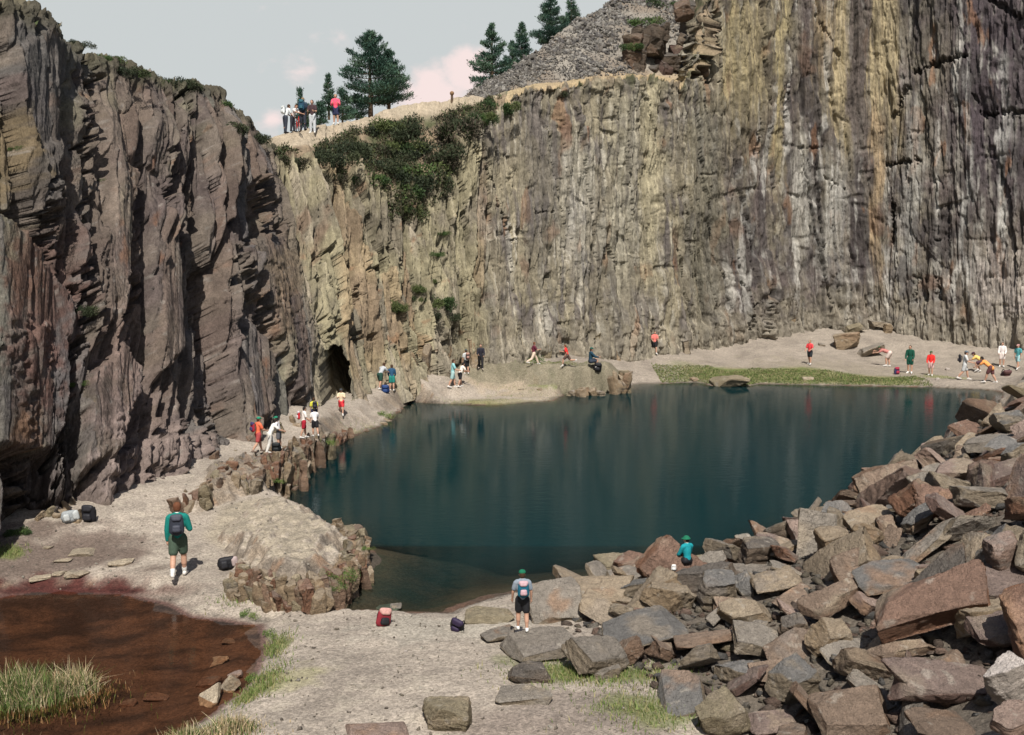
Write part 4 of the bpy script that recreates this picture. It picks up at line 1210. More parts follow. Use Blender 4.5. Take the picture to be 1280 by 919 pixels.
def rubble(name, pts, sizes, pal, seed, flat=.4, tumble=.35):
    """many small angular stones in ONE mesh: too many to count"""
    rg = np.random.default_rng(seed)
    base = []
    for k in range(6):
        v = rg.normal(size=(9, 3)); v /= np.linalg.norm(v, axis=1, keepdims=True); v[:, 2] *= flat
        bm = bmesh.new()
        for p in v: bm.verts.new(p)
        h = bmesh.ops.convex_hull(bm, input=bm.verts[:])
        bmesh.ops.triangulate(bm, faces=bm.faces[:])
        bm.verts.index_update()
        loose = [q for q in bm.verts if not q.link_faces]
        bmesh.ops.delete(bm, geom=loose, context='VERTS'); bm.verts.index_update()
        base.append((np.array([q.co[:] for q in bm.verts]), np.array([[q.index for q in f.verts] for f in bm.faces])))
        bm.free()
    V, F, C = [], [], []; off = 0
    for i, (p, s) in enumerate(zip(pts, sizes)):
        bv, bf = base[i % 6]
        e = Euler((rg.normal(0, tumble), rg.normal(0, tumble), rg.uniform(0, 6.3)))
        M = np.array(e.to_matrix())
        V.append((bv * s * np.array([1, rg.uniform(.55, .9), 1])) @ M.T + p); F.append(bf + off); off += len(bv)
        c = np.array(pal[rg.integers(len(pal))]) * rg.uniform(.75, 1.2)
        C.append(np.tile(c, (len(bv), 1)))
    me = mesh_from(name, np.concatenate(V), np.concatenate(F), MAT['rock'], False, np.concatenate(C))
    o = link(name, me); tag(o, kind='stuff')
    return o


def pile_rubble():
    rg = np.random.default_rng(4)
    x = rg.uniform(.3, 19, 16000); y = rg.uniform(13.2, 38, 16000)
    k = sdist(x, y, PILE) < .25 + .4 * rg.random(16000) ** 3
    x, y = x[k], y[k]
    z = ground_z(x, y, False)
    s = .05 + .17 * rg.random(len(x)) ** 2.2
    rubble('rubble', np.stack([x, y, z + s * .2], 1), s, [(.14, .125, .105), (.17, .145, .11), (.13, .098, .078), (.10, .095, .09), (.16, .11, .085)], 5)  # dark stone tones paint in the shade between the boulders
    # pebbles over the gravel
    x = rg.uniform(-14, 9, 9000); y = 14 + 24 * rg.random(9000) ** 1.6
    gz = ground_z(x, y, False)
    k = (sdist(x, y, LAKE) > .05) & (sdist(x, y, POOL) > .15) & (x > -12.6 + (y - 24) * .12)
    x, y, gz = x[k], y[k], gz[k]
    s = .012 + .05 * rg.random(len(x)) ** 5
    rubble('pebbles', np.stack([x, y, gz + s * .1], 1), s, [(.36, .32, .26), (.28, .24, .19), (.42, .39, .33), (.2, .17, .14)], 6, .6)


pile_rubble()
# ------------------------------------------------------------------ bedrock fins of the path bank and the outcrop (part of the ground)
def fins(name, items, seed, mat, tone=1.0):
    rg = random.Random(seed)
    V, F, C = [], [], []; off = 0
    for i, (x, y, z, w, d, h, yaw, lean, pal) in enumerate(items):
        me = rock_mesh('tmp', (w, d, h), seed * 100 + i, pal, 8, .8)
        n = len(me.vertices)
        co = np.empty(n * 3, np.float32); me.vertices.foreach_get('co', co); co = co.reshape(-1, 3)
        fc = np.empty(len(me.polygons) * 3, np.int32); me.loops.foreach_get('vertex_index', fc)
        cc = np.empty(n * 4, np.float32); me.color_attributes['col'].data.foreach_get('color', cc)
        M = np.array(Euler((math.radians(lean), math.radians(rg.gauss(0, 9)), math.radians(yaw)), 'XYZ').to_matrix())
        V.append(co @ M.T + np.array([x, y, z])); F.append(fc.reshape(-1, 3) + off); C.append(cc.reshape(-1, 4)[:, :3]); off += n
        bpy.data.meshes.remove(me)
    me = mesh_from(name, np.concatenate(V), np.concatenate(F), mat, False, np.concatenate(C) * tone)
    o = link(name, me); tag(o, kind='structure')


def line_fins(pts, n, top, bot, wr, seed, spread, pals, yaw=12):
    """fins strung along a polyline of world points"""
    rg = random.Random(seed); out = []
    pts = np.array(pts, float)
    L = np.concatenate([[0], np.cumsum(np.linalg.norm(np.diff(pts, axis=0), axis=1))])
    for i in range(n):
        t = L[-1] * (i + rg.uniform(.1, .9)) / n
        x = np.interp(t, L, pts[:, 0]) + rg.gauss(0, spread); y = np.interp(t, L, pts[:, 1]) + rg.gauss(0, spread)
        h = rg.uniform(*top); w = rg.uniform(*wr)
        out.append((x, y, bot + h * .5 - .1, w, w * rg.uniform(1.2, 2.4), h, yaw + rg.gauss(0, 18), rg.gauss(-6, 8), rg.choice(pals)))
    return out


_pb = [PZ(248, 632, .6), PZ(300, 612, .5), PZ(348, 600, .4), PZ(372, 584, .4), PZ(404, 560, .4)]
_oc = [PZ(296, 738, .25), PZ(320, 748, .25), PZ(345, 754, .25), PZ(395, 760, .2), PZ(426, 740, .2), PZ(444, 708, .1), PZ(448, 682, .1)]
_oc2 = [PZ(300, 722, .5), PZ(345, 736, .5), PZ(395, 742, .5), PZ(428, 722, .5), PZ(446, 698, .5)]
TW = (.13, .32)


def inpoly_fins(poly, n, hr, bot, wr, seed):
    rg = random.Random(seed); out = []
    lo, hi = poly.min(0), poly.max(0)
    while len(out) < n:
        x = rg.uniform(lo[0], hi[0]); y = rg.uniform(lo[1], hi[1])
        if sdist(np.array([x]), np.array([y]), poly)[0] > -.15: continue
        h = rg.uniform(*hr); w = rg.uniform(*wr)
        out.append((x, y, bot + h * .5, w, w * rg.uniform(1.5, 3), h, 12 + rg.gauss(0, 18), rg.gauss(-6, 10), rg.choice(['tan', 'brown', 'rust brown', 'greenish', 'grey'])))
    return out


fins('rock_bank', line_fins(_pb, 90, (.9, 1.45), -.15, TW, 3, .26, ['tan', 'grey', 'rust brown', 'brown', 'brown', 'greenish'])
     + line_fins([PZ(352, 626, 0), PZ(372, 600, 0), PZ(402, 572, 0), PZ(430, 548, 0)], 50, (.5, 1.0), -.35, TW, 4, .12, ['brown', 'rust brown', 'tan', 'brown'])
     + inpoly_fins(BANKROCK, 120, (.5, .9), .6, TW, 24)
     + line_fins([PZ(226, 632, .9), PZ(244, 626, .9)], 9, (.6, 1.0), .3, TW, 5, .12, ['brown', 'rust brown', 'tan'])
     + line_fins([PZ(430, 547, 0), PZ(478, 530, 0), PZ(508, 503, 0)], 14, (.25, .5), -.25, (.2, .4), 6, .12, ['greenish', 'brown', 'tan'])
     + line_fins([PZ(766, 487, .3), PZ(788, 486, .2)], 10, (1.1, 1.7), -.2, (.25, .5), 7, .2, ['tan', 'greenish', 'tan'])
     + line_fins([PZ(600, 486, .4), PZ(760, 488, .3)], 22, (.3, .7), -.15, (.3, .6), 8, .3, ['greenish', 'grey', 'tan']), 31, MAT['rock'])
_C = ['tan', 'tan', 'greenish', 'brown', 'tan', 'rust brown']
fins('rock_outcrop', line_fins(_oc, 110, (.55, .95), -.12, TW, 9, .10, _C, 22)
     + line_fins(_oc2, 80, (.5, .75), .2, TW, 41, .12, _C, 22)
     + line_fins(_oc[3:], 50, (.7, 1.1), -.2, TW, 10, .12, ['tan', 'greenish', 'tan', 'brown'], 40)
     + line_fins([PZ(420, 645, .85), PZ(438, 665, .8), PZ(446, 685, .6)], 22, (.35, .6), .35, TW, 11, .15, ['tan', 'greenish'], 10), 33, MAT['rock'])
fins('cliff_foot', line_fins([PZ(42, 652, .8), PZ(75, 636, .9), PZ(90, 648, .8)], 16, (.4, 1.0), .35, (.15, .35), 12, .2, ['grey', 'greenish', 'tan'], 0)
     + line_fins([PZ(230, 590, 1), PZ(320, 548, 1.1), PZ(370, 527, 1.1)], 20, (.4, .9), .65, (.15, .4), 13, .2, ['brown', 'tan', 'brown', 'greenish'], 0)
     + line_fins([P(520, 470, 57.6), P(600, 460, 61.6), P(720, 445, 67.3), P(860, 437, 74.6)], 60, (.8, 2.4), .9, (.25, .6), 14, .3, ['greenish', 'tan', 'grey'], 0)
     + line_fins([P(930, 425, 77.4), P(985, 418, 79.8)], 26, (1.4, 4.2), 1.2, (.3, .7), 15, .35, ['greenish', 'tan', 'greenish'], 0)
     + line_fins([P(1110, 414, 80.8), P(1200, 430, 77.3), P(1290, 436, 74.6)], 50, (1.0, 3.0), 1.3, (.3, .7), 16, .35, ['greenish', 'tan', 'grey', 'pinkish'], 0), 35, MAT['rock'])

# ------------------------------------------------------------------ spoil heap above the bench
def build_spoil():
    sil = [(560, 126), (585, 121), (612, 103), (640, 86), (665, 68), (690, 50), (715, 30), (740, 14), (765, -2), (800, -22), (860, -46), (930, -80)]
    n, m = 160, 60
    sx = np.array([a for a, _ in sil], float); sy = np.array([b for _, b in sil], float)
    px = np.linspace(560, 930, n); py = np.interp(px, sx, sy)
    bot = np.interp(px, [560, 600, 650, 720, 800, 860, 930], [129, 122, 108, 99, 94, 92, 90])
    V = np.zeros((n, m, 3))
    D0 = np.interp(px, [560, 650, 720, 815, 860, 930], [67, 70.5, 73, 76.5, 79, 82])
    for i in range(n):
        D1 = D0[i] + max(.3, (bot[i] - py[i])) * .13
        a = P(px[i], bot[i], D0[i]) - np.array([0, 0, .3]); b = P(px[i], py[i], D1)
        t = np.linspace(0, 1, 44)[:, None]
        V[i, :44] = a + (b - a) * t
        t = np.linspace(0, 1, 17)[1:, None]
        V[i, 44:] = b + np.array([6, 25, -14.0]) * t
    X, Y = V[..., 0], V[..., 1]
    V[..., 2] += .55 * fbm(X * .25, Y * .25, 3, 4) + .25 * fbm(X * .9, Y * .9, 5, 3)
    c = lerp(np.array([.235, .215, .185]), np.array([.18, .15, .12]), sstep(-.3, .4, fbm(X * .3, Y * .5, 8, 4))[..., None])
    c = lerp(c, np.array([.34, .26, .17]), (sstep(6, 0, np.arange(m))[None, :] * np.ones((n, 1)))[..., None] * .8)
    me = mesh_from('spoil_heap', V.reshape(-1, 3), grid_faces(n, m)[:, ::-1], MAT['ground'], True, c.reshape(-1, 3))
    o = link('spoil_heap', me); tag(o, kind='structure')
    rg = np.random.default_rng(8)
    k = 26000
    i = rg.integers(0, n - 1, k); j = (rg.random(k) ** .85 * 46).astype(int)
    f = rg.random((k, 1))
    p = V[i, j] * (1 - f) + V[i + 1, np.minimum(j + 1, m - 1)] * f
    s = .05 + .34 * rg.random(k) ** 4.0
    s = s * (.25 + 1.0 * sstep(-.25, .35, fbm(V[i, j, 0] * .22, V[i, j, 1] * .35, 3, 3)))
    s = s * sstep(540, 640, px[i])
    keep = (s > .05)
    rubble('slate_waste', p[keep] + np.array([0, 0, .05]), s[keep], [(.23, .215, .195), (.26, .24, .21), (.14, .13, .125), (.18, .16, .14), (.34, .32, .29)], 9, .38, .8)


build_spoil()
_r = random.Random(17); _it = []
for k in range(34):
    px = _r.uniform(786, 880); py = _r.uniform(8, 96) if px > 835 else _r.uniform(40, 96)
    q = P(px, py, 78.1 + (px - 790) * .02 - (96 - py) * .004)
    w = _r.uniform(.5, 1.5)
    _it.append((q[0], q[1], q[2], w, w * 1.2, w * _r.uniform(.8, 1.7), _r.uniform(-40, 40), _r.uniform(-25, 25), _r.choice(['dark', 'purple brown', 'dark', 'dark', 'brown'])))
fins('broken_crag', _it, 37, MAT['rock'], .62)  # dark palette, toned down: shadow of the recess put into the block colours

# distant hill beyond the saddle
def build_hill():
    n, m = 90, 20
    xs = np.linspace(-700, 500, n)
    V = np.zeros((n, m, 3))
    for j in range(m):
        t = j / (m - 1)
        y = 1150 + 500 * t
        h = (175 + 26 * fbm(xs * .004, 3.0, 0, 3) + 8 * np.sin(xs * .004)) * np.sin(math.pi * min(1, t * 1.6) * .5) - 20
        V[:, j] = np.stack([xs, np.full(n, y), h], 1)
    c = np.tile(np.array([.24, .32, .34]), (n * m, 1)) * (1 + .15 * fbm(V[..., 0].ravel() * .01, V[..., 1].ravel() * .01, 0, 3))[:, None]  # pale blue-grey: haze of distance painted into the hill colour
    me = mesh_from('hills', V.reshape(-1, 3), grid_faces(n, m), MAT['hill'], True, c)
    tag(link('hills', me), kind='structure')


MAT['hill'] = vcol_mat('far_hill', ((.02, .1),), (), 1.0)
build_hill()

# ------------------------------------------------------------------ plants
def leafmat(name, trans=.25, rough=.7):
    m, nt, b = new_mat(name)
    at = nt.nodes.new('ShaderNodeAttribute'); at.attribute_name = 'col'
    nt.links.new(at.outputs['Color'], b.inputs['Base Color']); b.inputs['Roughness'].default_value = rough
    b.inputs['Specular IOR Level'].default_value = .2
    return m


MAT['leaf'] = leafmat('leaves')
MAT['needle'] = leafmat('pine_needles')
MAT['bark'] = simple('bark', (.11, .075, .05), .95, .35, 8, .6)


def tris(name, C_, U, W, col, mat):
    """triangles: centre, long axis, side axis"""
    n = len(C_)
    V = np.stack([C_ - W * .5, C_ + W * .5, C_ + U], 1).reshape(-1, 3)
    F = np.arange(n * 3).reshape(-1, 3)
    return mesh_from(name, V, F, mat, False, np.repeat(col, 3, 0))


def bush_mesh(seed, pals, n=3000, flat=.75):
    rg = np.random.default_rng(seed)
    k = 9
    lc = rg.normal(size=(k, 3)) * np.array([.48, .40, .28]); lc[:, 2] = np.abs(lc[:, 2]) * flat
    lr = rg.uniform(.28, .5, k)
    i = rg.integers(0, k, n)
    d = rg.normal(size=(n, 3)); d /= np.linalg.norm(d, axis=1, keepdims=True)
    r = lr[i] * rg.random(n) ** .4
    p = lc[i] + d * r[:, None]; p[:, 2] *= flat
    u = d * .6 + rg.normal(size=(n, 3)) * .5 + np.array([0, 0, .5]); u /= np.linalg.norm(u, axis=1, keepdims=True)
    w = np.cross(u, rg.normal(size=(n, 3))); w /= np.linalg.norm(w, axis=1, keepdims=True)
    s = rg.uniform(.06, .13, n)[:, None]
    pal = np.array(pals)
    c = pal[rg.integers(0, len(pal), k)][i] * rg.uniform(.65, 1.35, (n, 1))
    return tris('bush', p, u * s, w * s * .55, c, MAT['leaf'])


HEATH = [(.035, .045, .022), (.05, .06, .028), (.06, .05, .035), (.03, .04, .022)]
GORSE = [(.045, .08, .025), (.06, .10, .03), (.035, .06, .022), (.08, .10, .035)]
BUSHM = {'heather': [bush_mesh(i, HEATH) for i in range(4)], 'gorse': [bush_mesh(10 + i, GORSE) for i in range(4)], 'grass': [bush_mesh(20 + i, [(.10, .17, .04), (.14, .19, .05), (.07, .12, .03)], 900) for i in range(2)]}


def heath_cover():
    rg = np.random.default_rng(12)
    n = 42000
    p = HEATH_PTS[rg.integers(0, len(HEATH_PTS), n)] + rg.normal(size=(n, 3)) * np.array([.08, .08, .05])
    patch = fbm(p[:, 0] * .55, p[:, 1] * .55, p[:, 2] * .55, 3)
    k = patch > -.12 + .2 * rg.random(n)
    p = p[k]; patch = patch[k]; n = len(p)
    hgt = .10 + .35 * sstep(-.1, .5, patch)
    p = p + np.array([0, 0, 1]) * (hgt * rg.random(n))[:, None]
    u = rg.normal(size=(n, 3)) * .6 + np.array([0, 0, .7]); u /= np.linalg.norm(u, axis=1, keepdims=True)
    w = np.cross(u, rg.normal(size=(n, 3))); w /= np.linalg.norm(w, axis=1, keepdims=True)
    s = rg.uniform(.09, .2, n)[:, None]
    pal = np.array([(.05, .055, .028), (.075, .065, .04), (.045, .06, .028), (.10, .085, .05), (.065, .085, .03)])
    c = pal[rg.integers(0, len(pal), n)] * rg.uniform(.7, 1.3, (n, 1))
    tag(link('heather', tris('heather', p, u * s, w * s * .5, c, MAT['leaf'])), kind='stuff')


heath_cover()
bpy.context.view_layer.update()
DG = bpy.context.evaluated_depsgraph_get()


SOFT = ('heather', 'crown', 'trunk', 'bush', 'grass', 'rush', 'pebbles', 'lake', 'pool', 'person', 'shirt', 'shorts', 'shoe', 'jumper', 'trousers', 'hair', 'hat', 'pack', 'strap', 'lid', 'front', 'sock', 'collar')


def hit(px, py):
    d = Vector(ray(px, py)).normalized(); p = Vector((0, 0, CAM_Z)) + d * 8
    for _ in range(60):
        ok, loc, no, idx, ob, mt = scene.ray_cast(DG, p, d)
        if not ok: break
        if not ob.name.startswith(SOFT): return loc, no, ob
        p = loc + d * .02
    return None, None, None


# px, py, width px, kind, where
BUSHES = [
    (372, 205, 34, 'heather', 'dark heather bush at the left end of the path edge'), (400, 200, 40, 'heather', 'heather bush below the sandy path, second from its left end'), (432, 188, 40, 'heather', 'heather bush right under the sandy path below the standing walkers'),
    (418, 222, 28, 'heather', 'small heather bush clinging below the path heather'), (455, 205, 36, 'heather', 'heather bush over the top of the pale grey ribs'), (470, 225, 34, 'gorse', 'gorse bush over the grey ribs, upper left of the green gully'),
    (470, 168, 34, 'heather', 'low heather bush beside the upper path'), (492, 160, 38, 'gorse', 'green gorse bush below the upper path under the big pine'), (505, 185, 44, 'gorse', 'wide green gorse bush in the middle of the slope'),
    (482, 190, 30, 'heather', 'dark heather bush left of the wide gorse bush'), (520, 165, 34, 'heather', 'brownish heather bush right of the upper gorse'), (535, 190, 40, 'heather', 'dark heather bush in the centre of the slope'),
    (575, 162, 54, 'heather', 'biggest dark bush near the right end of the slope, under the skyline post'), (560, 150, 36, 'heather', 'heather bush above left of the biggest dark bush'), (615, 136, 30, 'gorse', 'bright green bush at the right end of the slope below the first heap pine'),
    (598, 150, 26, 'gorse', 'small green bush right of the biggest dark bush'), (515, 215, 46, 'gorse', 'dense green bush at the head of the gully'), (508, 240, 40, 'gorse', 'dense dark green bush low in the gully'), (535, 228, 40, 'heather', 'brown heather bush on the right side of the gully'),
    (553, 200, 40, 'heather', 'brown heather bush above right of the gully'), (510, 262, 26, 'gorse', 'narrow green bush at the lower tip of the gully'), (490, 215, 36, 'heather', 'heather bush left of the gully head'), (520, 195, 32, 'heather', 'small heather bush above the gully head'),
    (545, 380, 30, 'gorse', 'dark green bush halfway down the back cliff, above the peninsula'), (548, 396, 20, 'heather', 'dark tuft just under the lone bush halfway down the cliff'), (528, 362, 18, 'gorse', 'small green tuft above left of the lone cliff bush'), (520, 375, 14, 'gorse', 'tiny green tuft left of the lone cliff bush'),
    (548, 318, 12, 'gorse', 'tiny green tuft in a crack below the gully'), (552, 292, 12, 'gorse', 'tiny green tuft on the ribs below the gully'), (500, 385, 22, 'gorse', 'flat green tuft on the cliff above the tunnel side'), (705, 118, 14, 'heather', 'small dark bush on the bench rim'), (545, 352, 10, 'gorse', 'tiny tuft above the lone cliff bush'),
    (138, 70, 30, 'gorse', 'green bush on the left cliff skyline, at the top of the cleft'), (150, 88, 36, 'heather', 'heather bush under the skyline bush by the cleft'), (172, 92, 26, 'gorse', 'small bush on the ribs below the left skyline'), (222, 103, 44, 'heather', 'dark bush crowning the middle of the left skyline'),
    (245, 108, 30, 'heather', 'heather bush on the left skyline dip'), (280, 130, 30, 'gorse', 'green bush on the falling part of the left skyline'), (300, 160, 40, 'heather', 'heather bush low on the falling left skyline'), (322, 172, 34, 'heather', 'heather bush near the notch at the path end'), (355, 200, 26, 'heather', 'heather bush in the notch at the path end'),
    (205, 95, 20, 'gorse', 'little green bush left of the dark skyline bush'), (92, 50, 26, 'heather', 'heather tuft on the highest part of the left skyline'), (18, 185, 22, 'gorse', 'green tuft on the leftmost buttress'), (105, 388, 24, 'heather', 'dark tuft on the ledge beside the great cleft'), (94, 480, 16, 'gorse', 'small green tuft low in the great cleft'), (122, 225, 12, 'gorse', 'tiny green tuft halfway up the great cleft'),
    (800, 30, 30, 'gorse', 'bright green bush on the spoil heap at the foot of the high wall'), (822, 8, 34, 'gorse', 'green bush above the heap bush against the high wall'), (795, 58, 20, 'gorse', 'small green tuft on the lower spoil heap'), (660, 452, 26, 'grass', 'low green tuft behind the peninsula'),
    (430, 722, 24, 'grass', 'grass tuft at the water side of the outcrop'), (423, 735, 16, 'grass', 'small grass tuft lower on the outcrop side'), (457, 688, 10, 'grass', 'tiny grass tuft at the outer point of the outcrop'), (28, 668, 22, 'gorse', 'small bush at the left cliff foot'), (310, 770, 18, 'grass', 'grass tuft on the neck between pool and lake'),
    (340, 795, 18, 'grass', 'grass tuft at the right bank of the pool'), (318, 850, 20, 'grass', 'dark grass tuft by the pale stones'), (480, 520, 16, 'grass', 'grass tuft on the bank below the path bend'), (408, 552, 16, 'grass', 'dry grass tuft at the bank edge beside the white shirts'), (345, 600, 12, 'grass', 'small grass tuft low on the path bank'),
]
_rg = random.Random(3)
for px, py, w, kind, lab in BUSHES:
    loc, no, ob = hit(px, py)
    if loc is None: 
        for k in range(1, 14):
            loc, no, ob = hit(px, py + 3 * k)
            if loc is not None: break
    if loc is None: continue
    D = loc.y; W = w * D / FPX
    me = _rg.choice(BUSHM[kind])
    o = link('grass_tuft' if kind == 'grass' else 'bush', me)
    o.location = loc - Vector((0, 0, .08 * W)) + no * .05
    W *= .85 if (px < 335 and py < 200) else 1.3
    o.scale = (W * .62, W * .5, W * _rg.uniform(.5, .68)); o.rotation_euler = (0, 0, _rg.uniform(-.6, .6))
    tag(o, lab, 'tuft' if kind == 'grass' else 'bush', 'grass tufts on the banks' if kind == 'grass' else 'bushes on the cliffs')


def blades(n, px_py_fn, hr, cols, lean=.35, width=.012, seed=1, segs=3):
    rg = np.random.default_rng(seed)
    base = px_py_fn(rg, n); n = len(base)
    h = rg.uniform(*hr, n) * (.55 + .45 * rg.random(n)); az = rg.uniform(0, 6.283, n); ln = np.abs(rg.normal(0, lean, n)) + .05
    dirx = np.stack([np.cos(az), np.sin(az), np.zeros(n)], 1)
    if hasattr(px_py_fn, 'k'): h = h * px_py_fn.k
    az2 = rg.uniform(0, 6.283, n); side = np.stack([np.cos(az2), np.sin(az2), np.zeros(n)], 1) * width
    cols = np.array(cols); c = cols[rg.integers(0, len(cols), n)] * rg.uniform(.75, 1.25, (n, 1))
    V = []; K = segs + 1
    for k in range(K):
        t = k / segs
        p = base + np.array([0, 0, 1]) * (h * (t - .25 * ln * t * t))[:, None] + dirx * (h * ln * t * t)[:, None]
        wd = side * (1 - t) ** .7 + side * .08
        V += [p - wd, p + wd]
    V = np.stack(V, 1)        # n, 2K, 3
    F = []
    b0 = np.arange(n)[:, None] * (2 * K)
    for k in range(segs): F.append(b0 + np.array([2 * k, 2 * k + 1, 2 * k + 3, 2 * k + 2]))
    return V.reshape(-1, 3), np.concatenate(F), np.repeat(c, 2 * K, 0)


DEAD = [(.42, .33, .20), (.36, .27, .15), (.48, .40, .26)]; LIVE = [(.09, .13, .035), (.13, .17, .05), (.07, .11, .03)]


def clump(name, px, py, rx, ry, n, hr, cols, lab, seed, lean=.35, cat='rushes', z=0.0):
    q = PZ(px, py, z)

    def fn(rg, n):
        a = rg.normal(size=(n, 2)) * (.35 + .65 * rg.random((n, 1)) ** .5) * np.array([rx, ry]) * .8
        x = q[0] + a[:, 0]; y = q[1] + a[:, 1]
        fn.k = np.clip(1.15 - .75 * ((a[:, 0] / rx) ** 2 + (a[:, 1] / ry) ** 2), .25, 1)
        return np.stack([x, y, np.maximum(ground_z(x, y, False), -.1)], 1)
    v, f, c = blades(n, fn, hr, cols, lean, .008, seed)
    o = link(name, mesh_from(name, v - q, f, MAT['leaf'], False, c)); o.location = q
    tag(o, lab, cat, 'rush clumps around the brown pool')


clump('rush_clump', 26, 872, .9, .6, 4200, (.35, .85), DEAD + LIVE + LIVE, 'biggest clump of green and straw rushes, standing in the left of the pool', 1)
clump('rush_clump', 92, 862, .5, .4, 1500, (.3, .75), DEAD + DEAD + LIVE, 'straw-coloured rush clump leaning right of the biggest one', 2, .5)
clump('rush_clump', 15, 948, .8, .3, 1300, (.25, .5), DEAD + DEAD + LIVE, 'pale straw rushes in the bottom left corner', 3, .45)
clump('rush_clump', 222, 945, .5, .3, 1000, (.25, .5), DEAD + LIVE, 'green and straw rushes on the bottom edge below the pool', 4, .4)
clump('rush_clump', 288, 938, .5, .3, 900, (.2, .42), DEAD + LIVE + DEAD, 'short straw rushes on the bottom edge by the gravel', 5, .45)


def far_grass():
    def fn(rg, n):
        x = rg.uniform(8, 27, n); y = rg.uniform(62, 73, n)
        sd = sdist(x, y, LAKE)
        k = (sd > .1) & (sd < 4.6 + fbm(x * .4, y * .4, 5, 3) - 2.2 * sstep(20, 25, x)) & (x > 9.5) & (x < 26) & (y > 60)
        x, y = x[k], y[k]
        return np.stack([x, y, ground_z(x, y, False)], 1)
    v, f, c = blades(60000, fn, (.03, .13), [(.09, .13, .035), (.13, .17, .05), (.19, .19, .09), (.06, .09, .028), (.24, .21, .11)], .7, .028, 7, 2)

    def fn2(rg, n):
        P_ = []
        for px, py, z, rx, ry, m in [(700, 845, .3, .9, .5, 900), (765, 852, .35, 1.3, .45, 1300), (812, 888, .4, .9, .6, 900), (345, 800, .2, .3, .5, 500), (330, 850, .2, .4, .8, 900), (318, 868, .15, .25, .5, 700), (700, 455, 1.6, 2.0, .6, 900), (8, 690, .5, .4, .4, 300), (465, 526, .6, 1.2, 2.0, 700),
                                     (560, 500, .2, 3.5, .4, 700), (670, 478, .8, 4, 1.6, 900), (1170, 464, .7, 1.6, .8, 400), (300, 752, .2, .6, .3, 250)]:
            q = PZ(px, py, z); a = rg.normal(size=(m, 2)) * np.array([rx, ry]) * .6
            x = q[0] + a[:, 0]; y = q[1] + a[:, 1]
            k = (sdist(x, y, LAKE) > .05) & (sdist(x, y, POOL) > .02)
            P_.append(np.stack([x[k], y[k], ground_z(x[k], y[k], False)], 1))
        return np.concatenate(P_)
    v2, f2, c2 = blades(1, fn2, (.04, .16), [(.10, .15, .035), (.15, .19, .06), (.24, .22, .10)], .5, .008, 8, 2)
    me = mesh_from('grass', np.concatenate([v, v2]), np.concatenate([f, f2 + len(v)]), MAT['leaf'], False, np.concatenate([c, c2]))
    tag(link('grass', me), kind='stuff')


far_grass()

# ------------------------------------------------------------------ pines
def tube(pts, radii, sides=8):
    V, F = [], []
    pts = [Vector(p) for p in pts]
    for i, p in enumerate(pts):
        t = (pts[min(i + 1, len(pts) - 1)] - pts[max(i - 1, 0)]).normalized()
        a = t.orthogonal().normalized(); b = t.cross(a)
        for k in range(sides):
            an = 2 * math.pi * k / sides
            V.append(p + (a * math.cos(an) + b * math.sin(an)) * radii[i])
    for i in range(len(pts) - 1):
        for k in range(sides):
            F.append((i * sides + k, i * sides + (k + 1) % sides, (i + 1) * sides + (k + 1) % sides, (i + 1) * sides + k))
    return np.array([v[:] for v in V]), np.array(F)


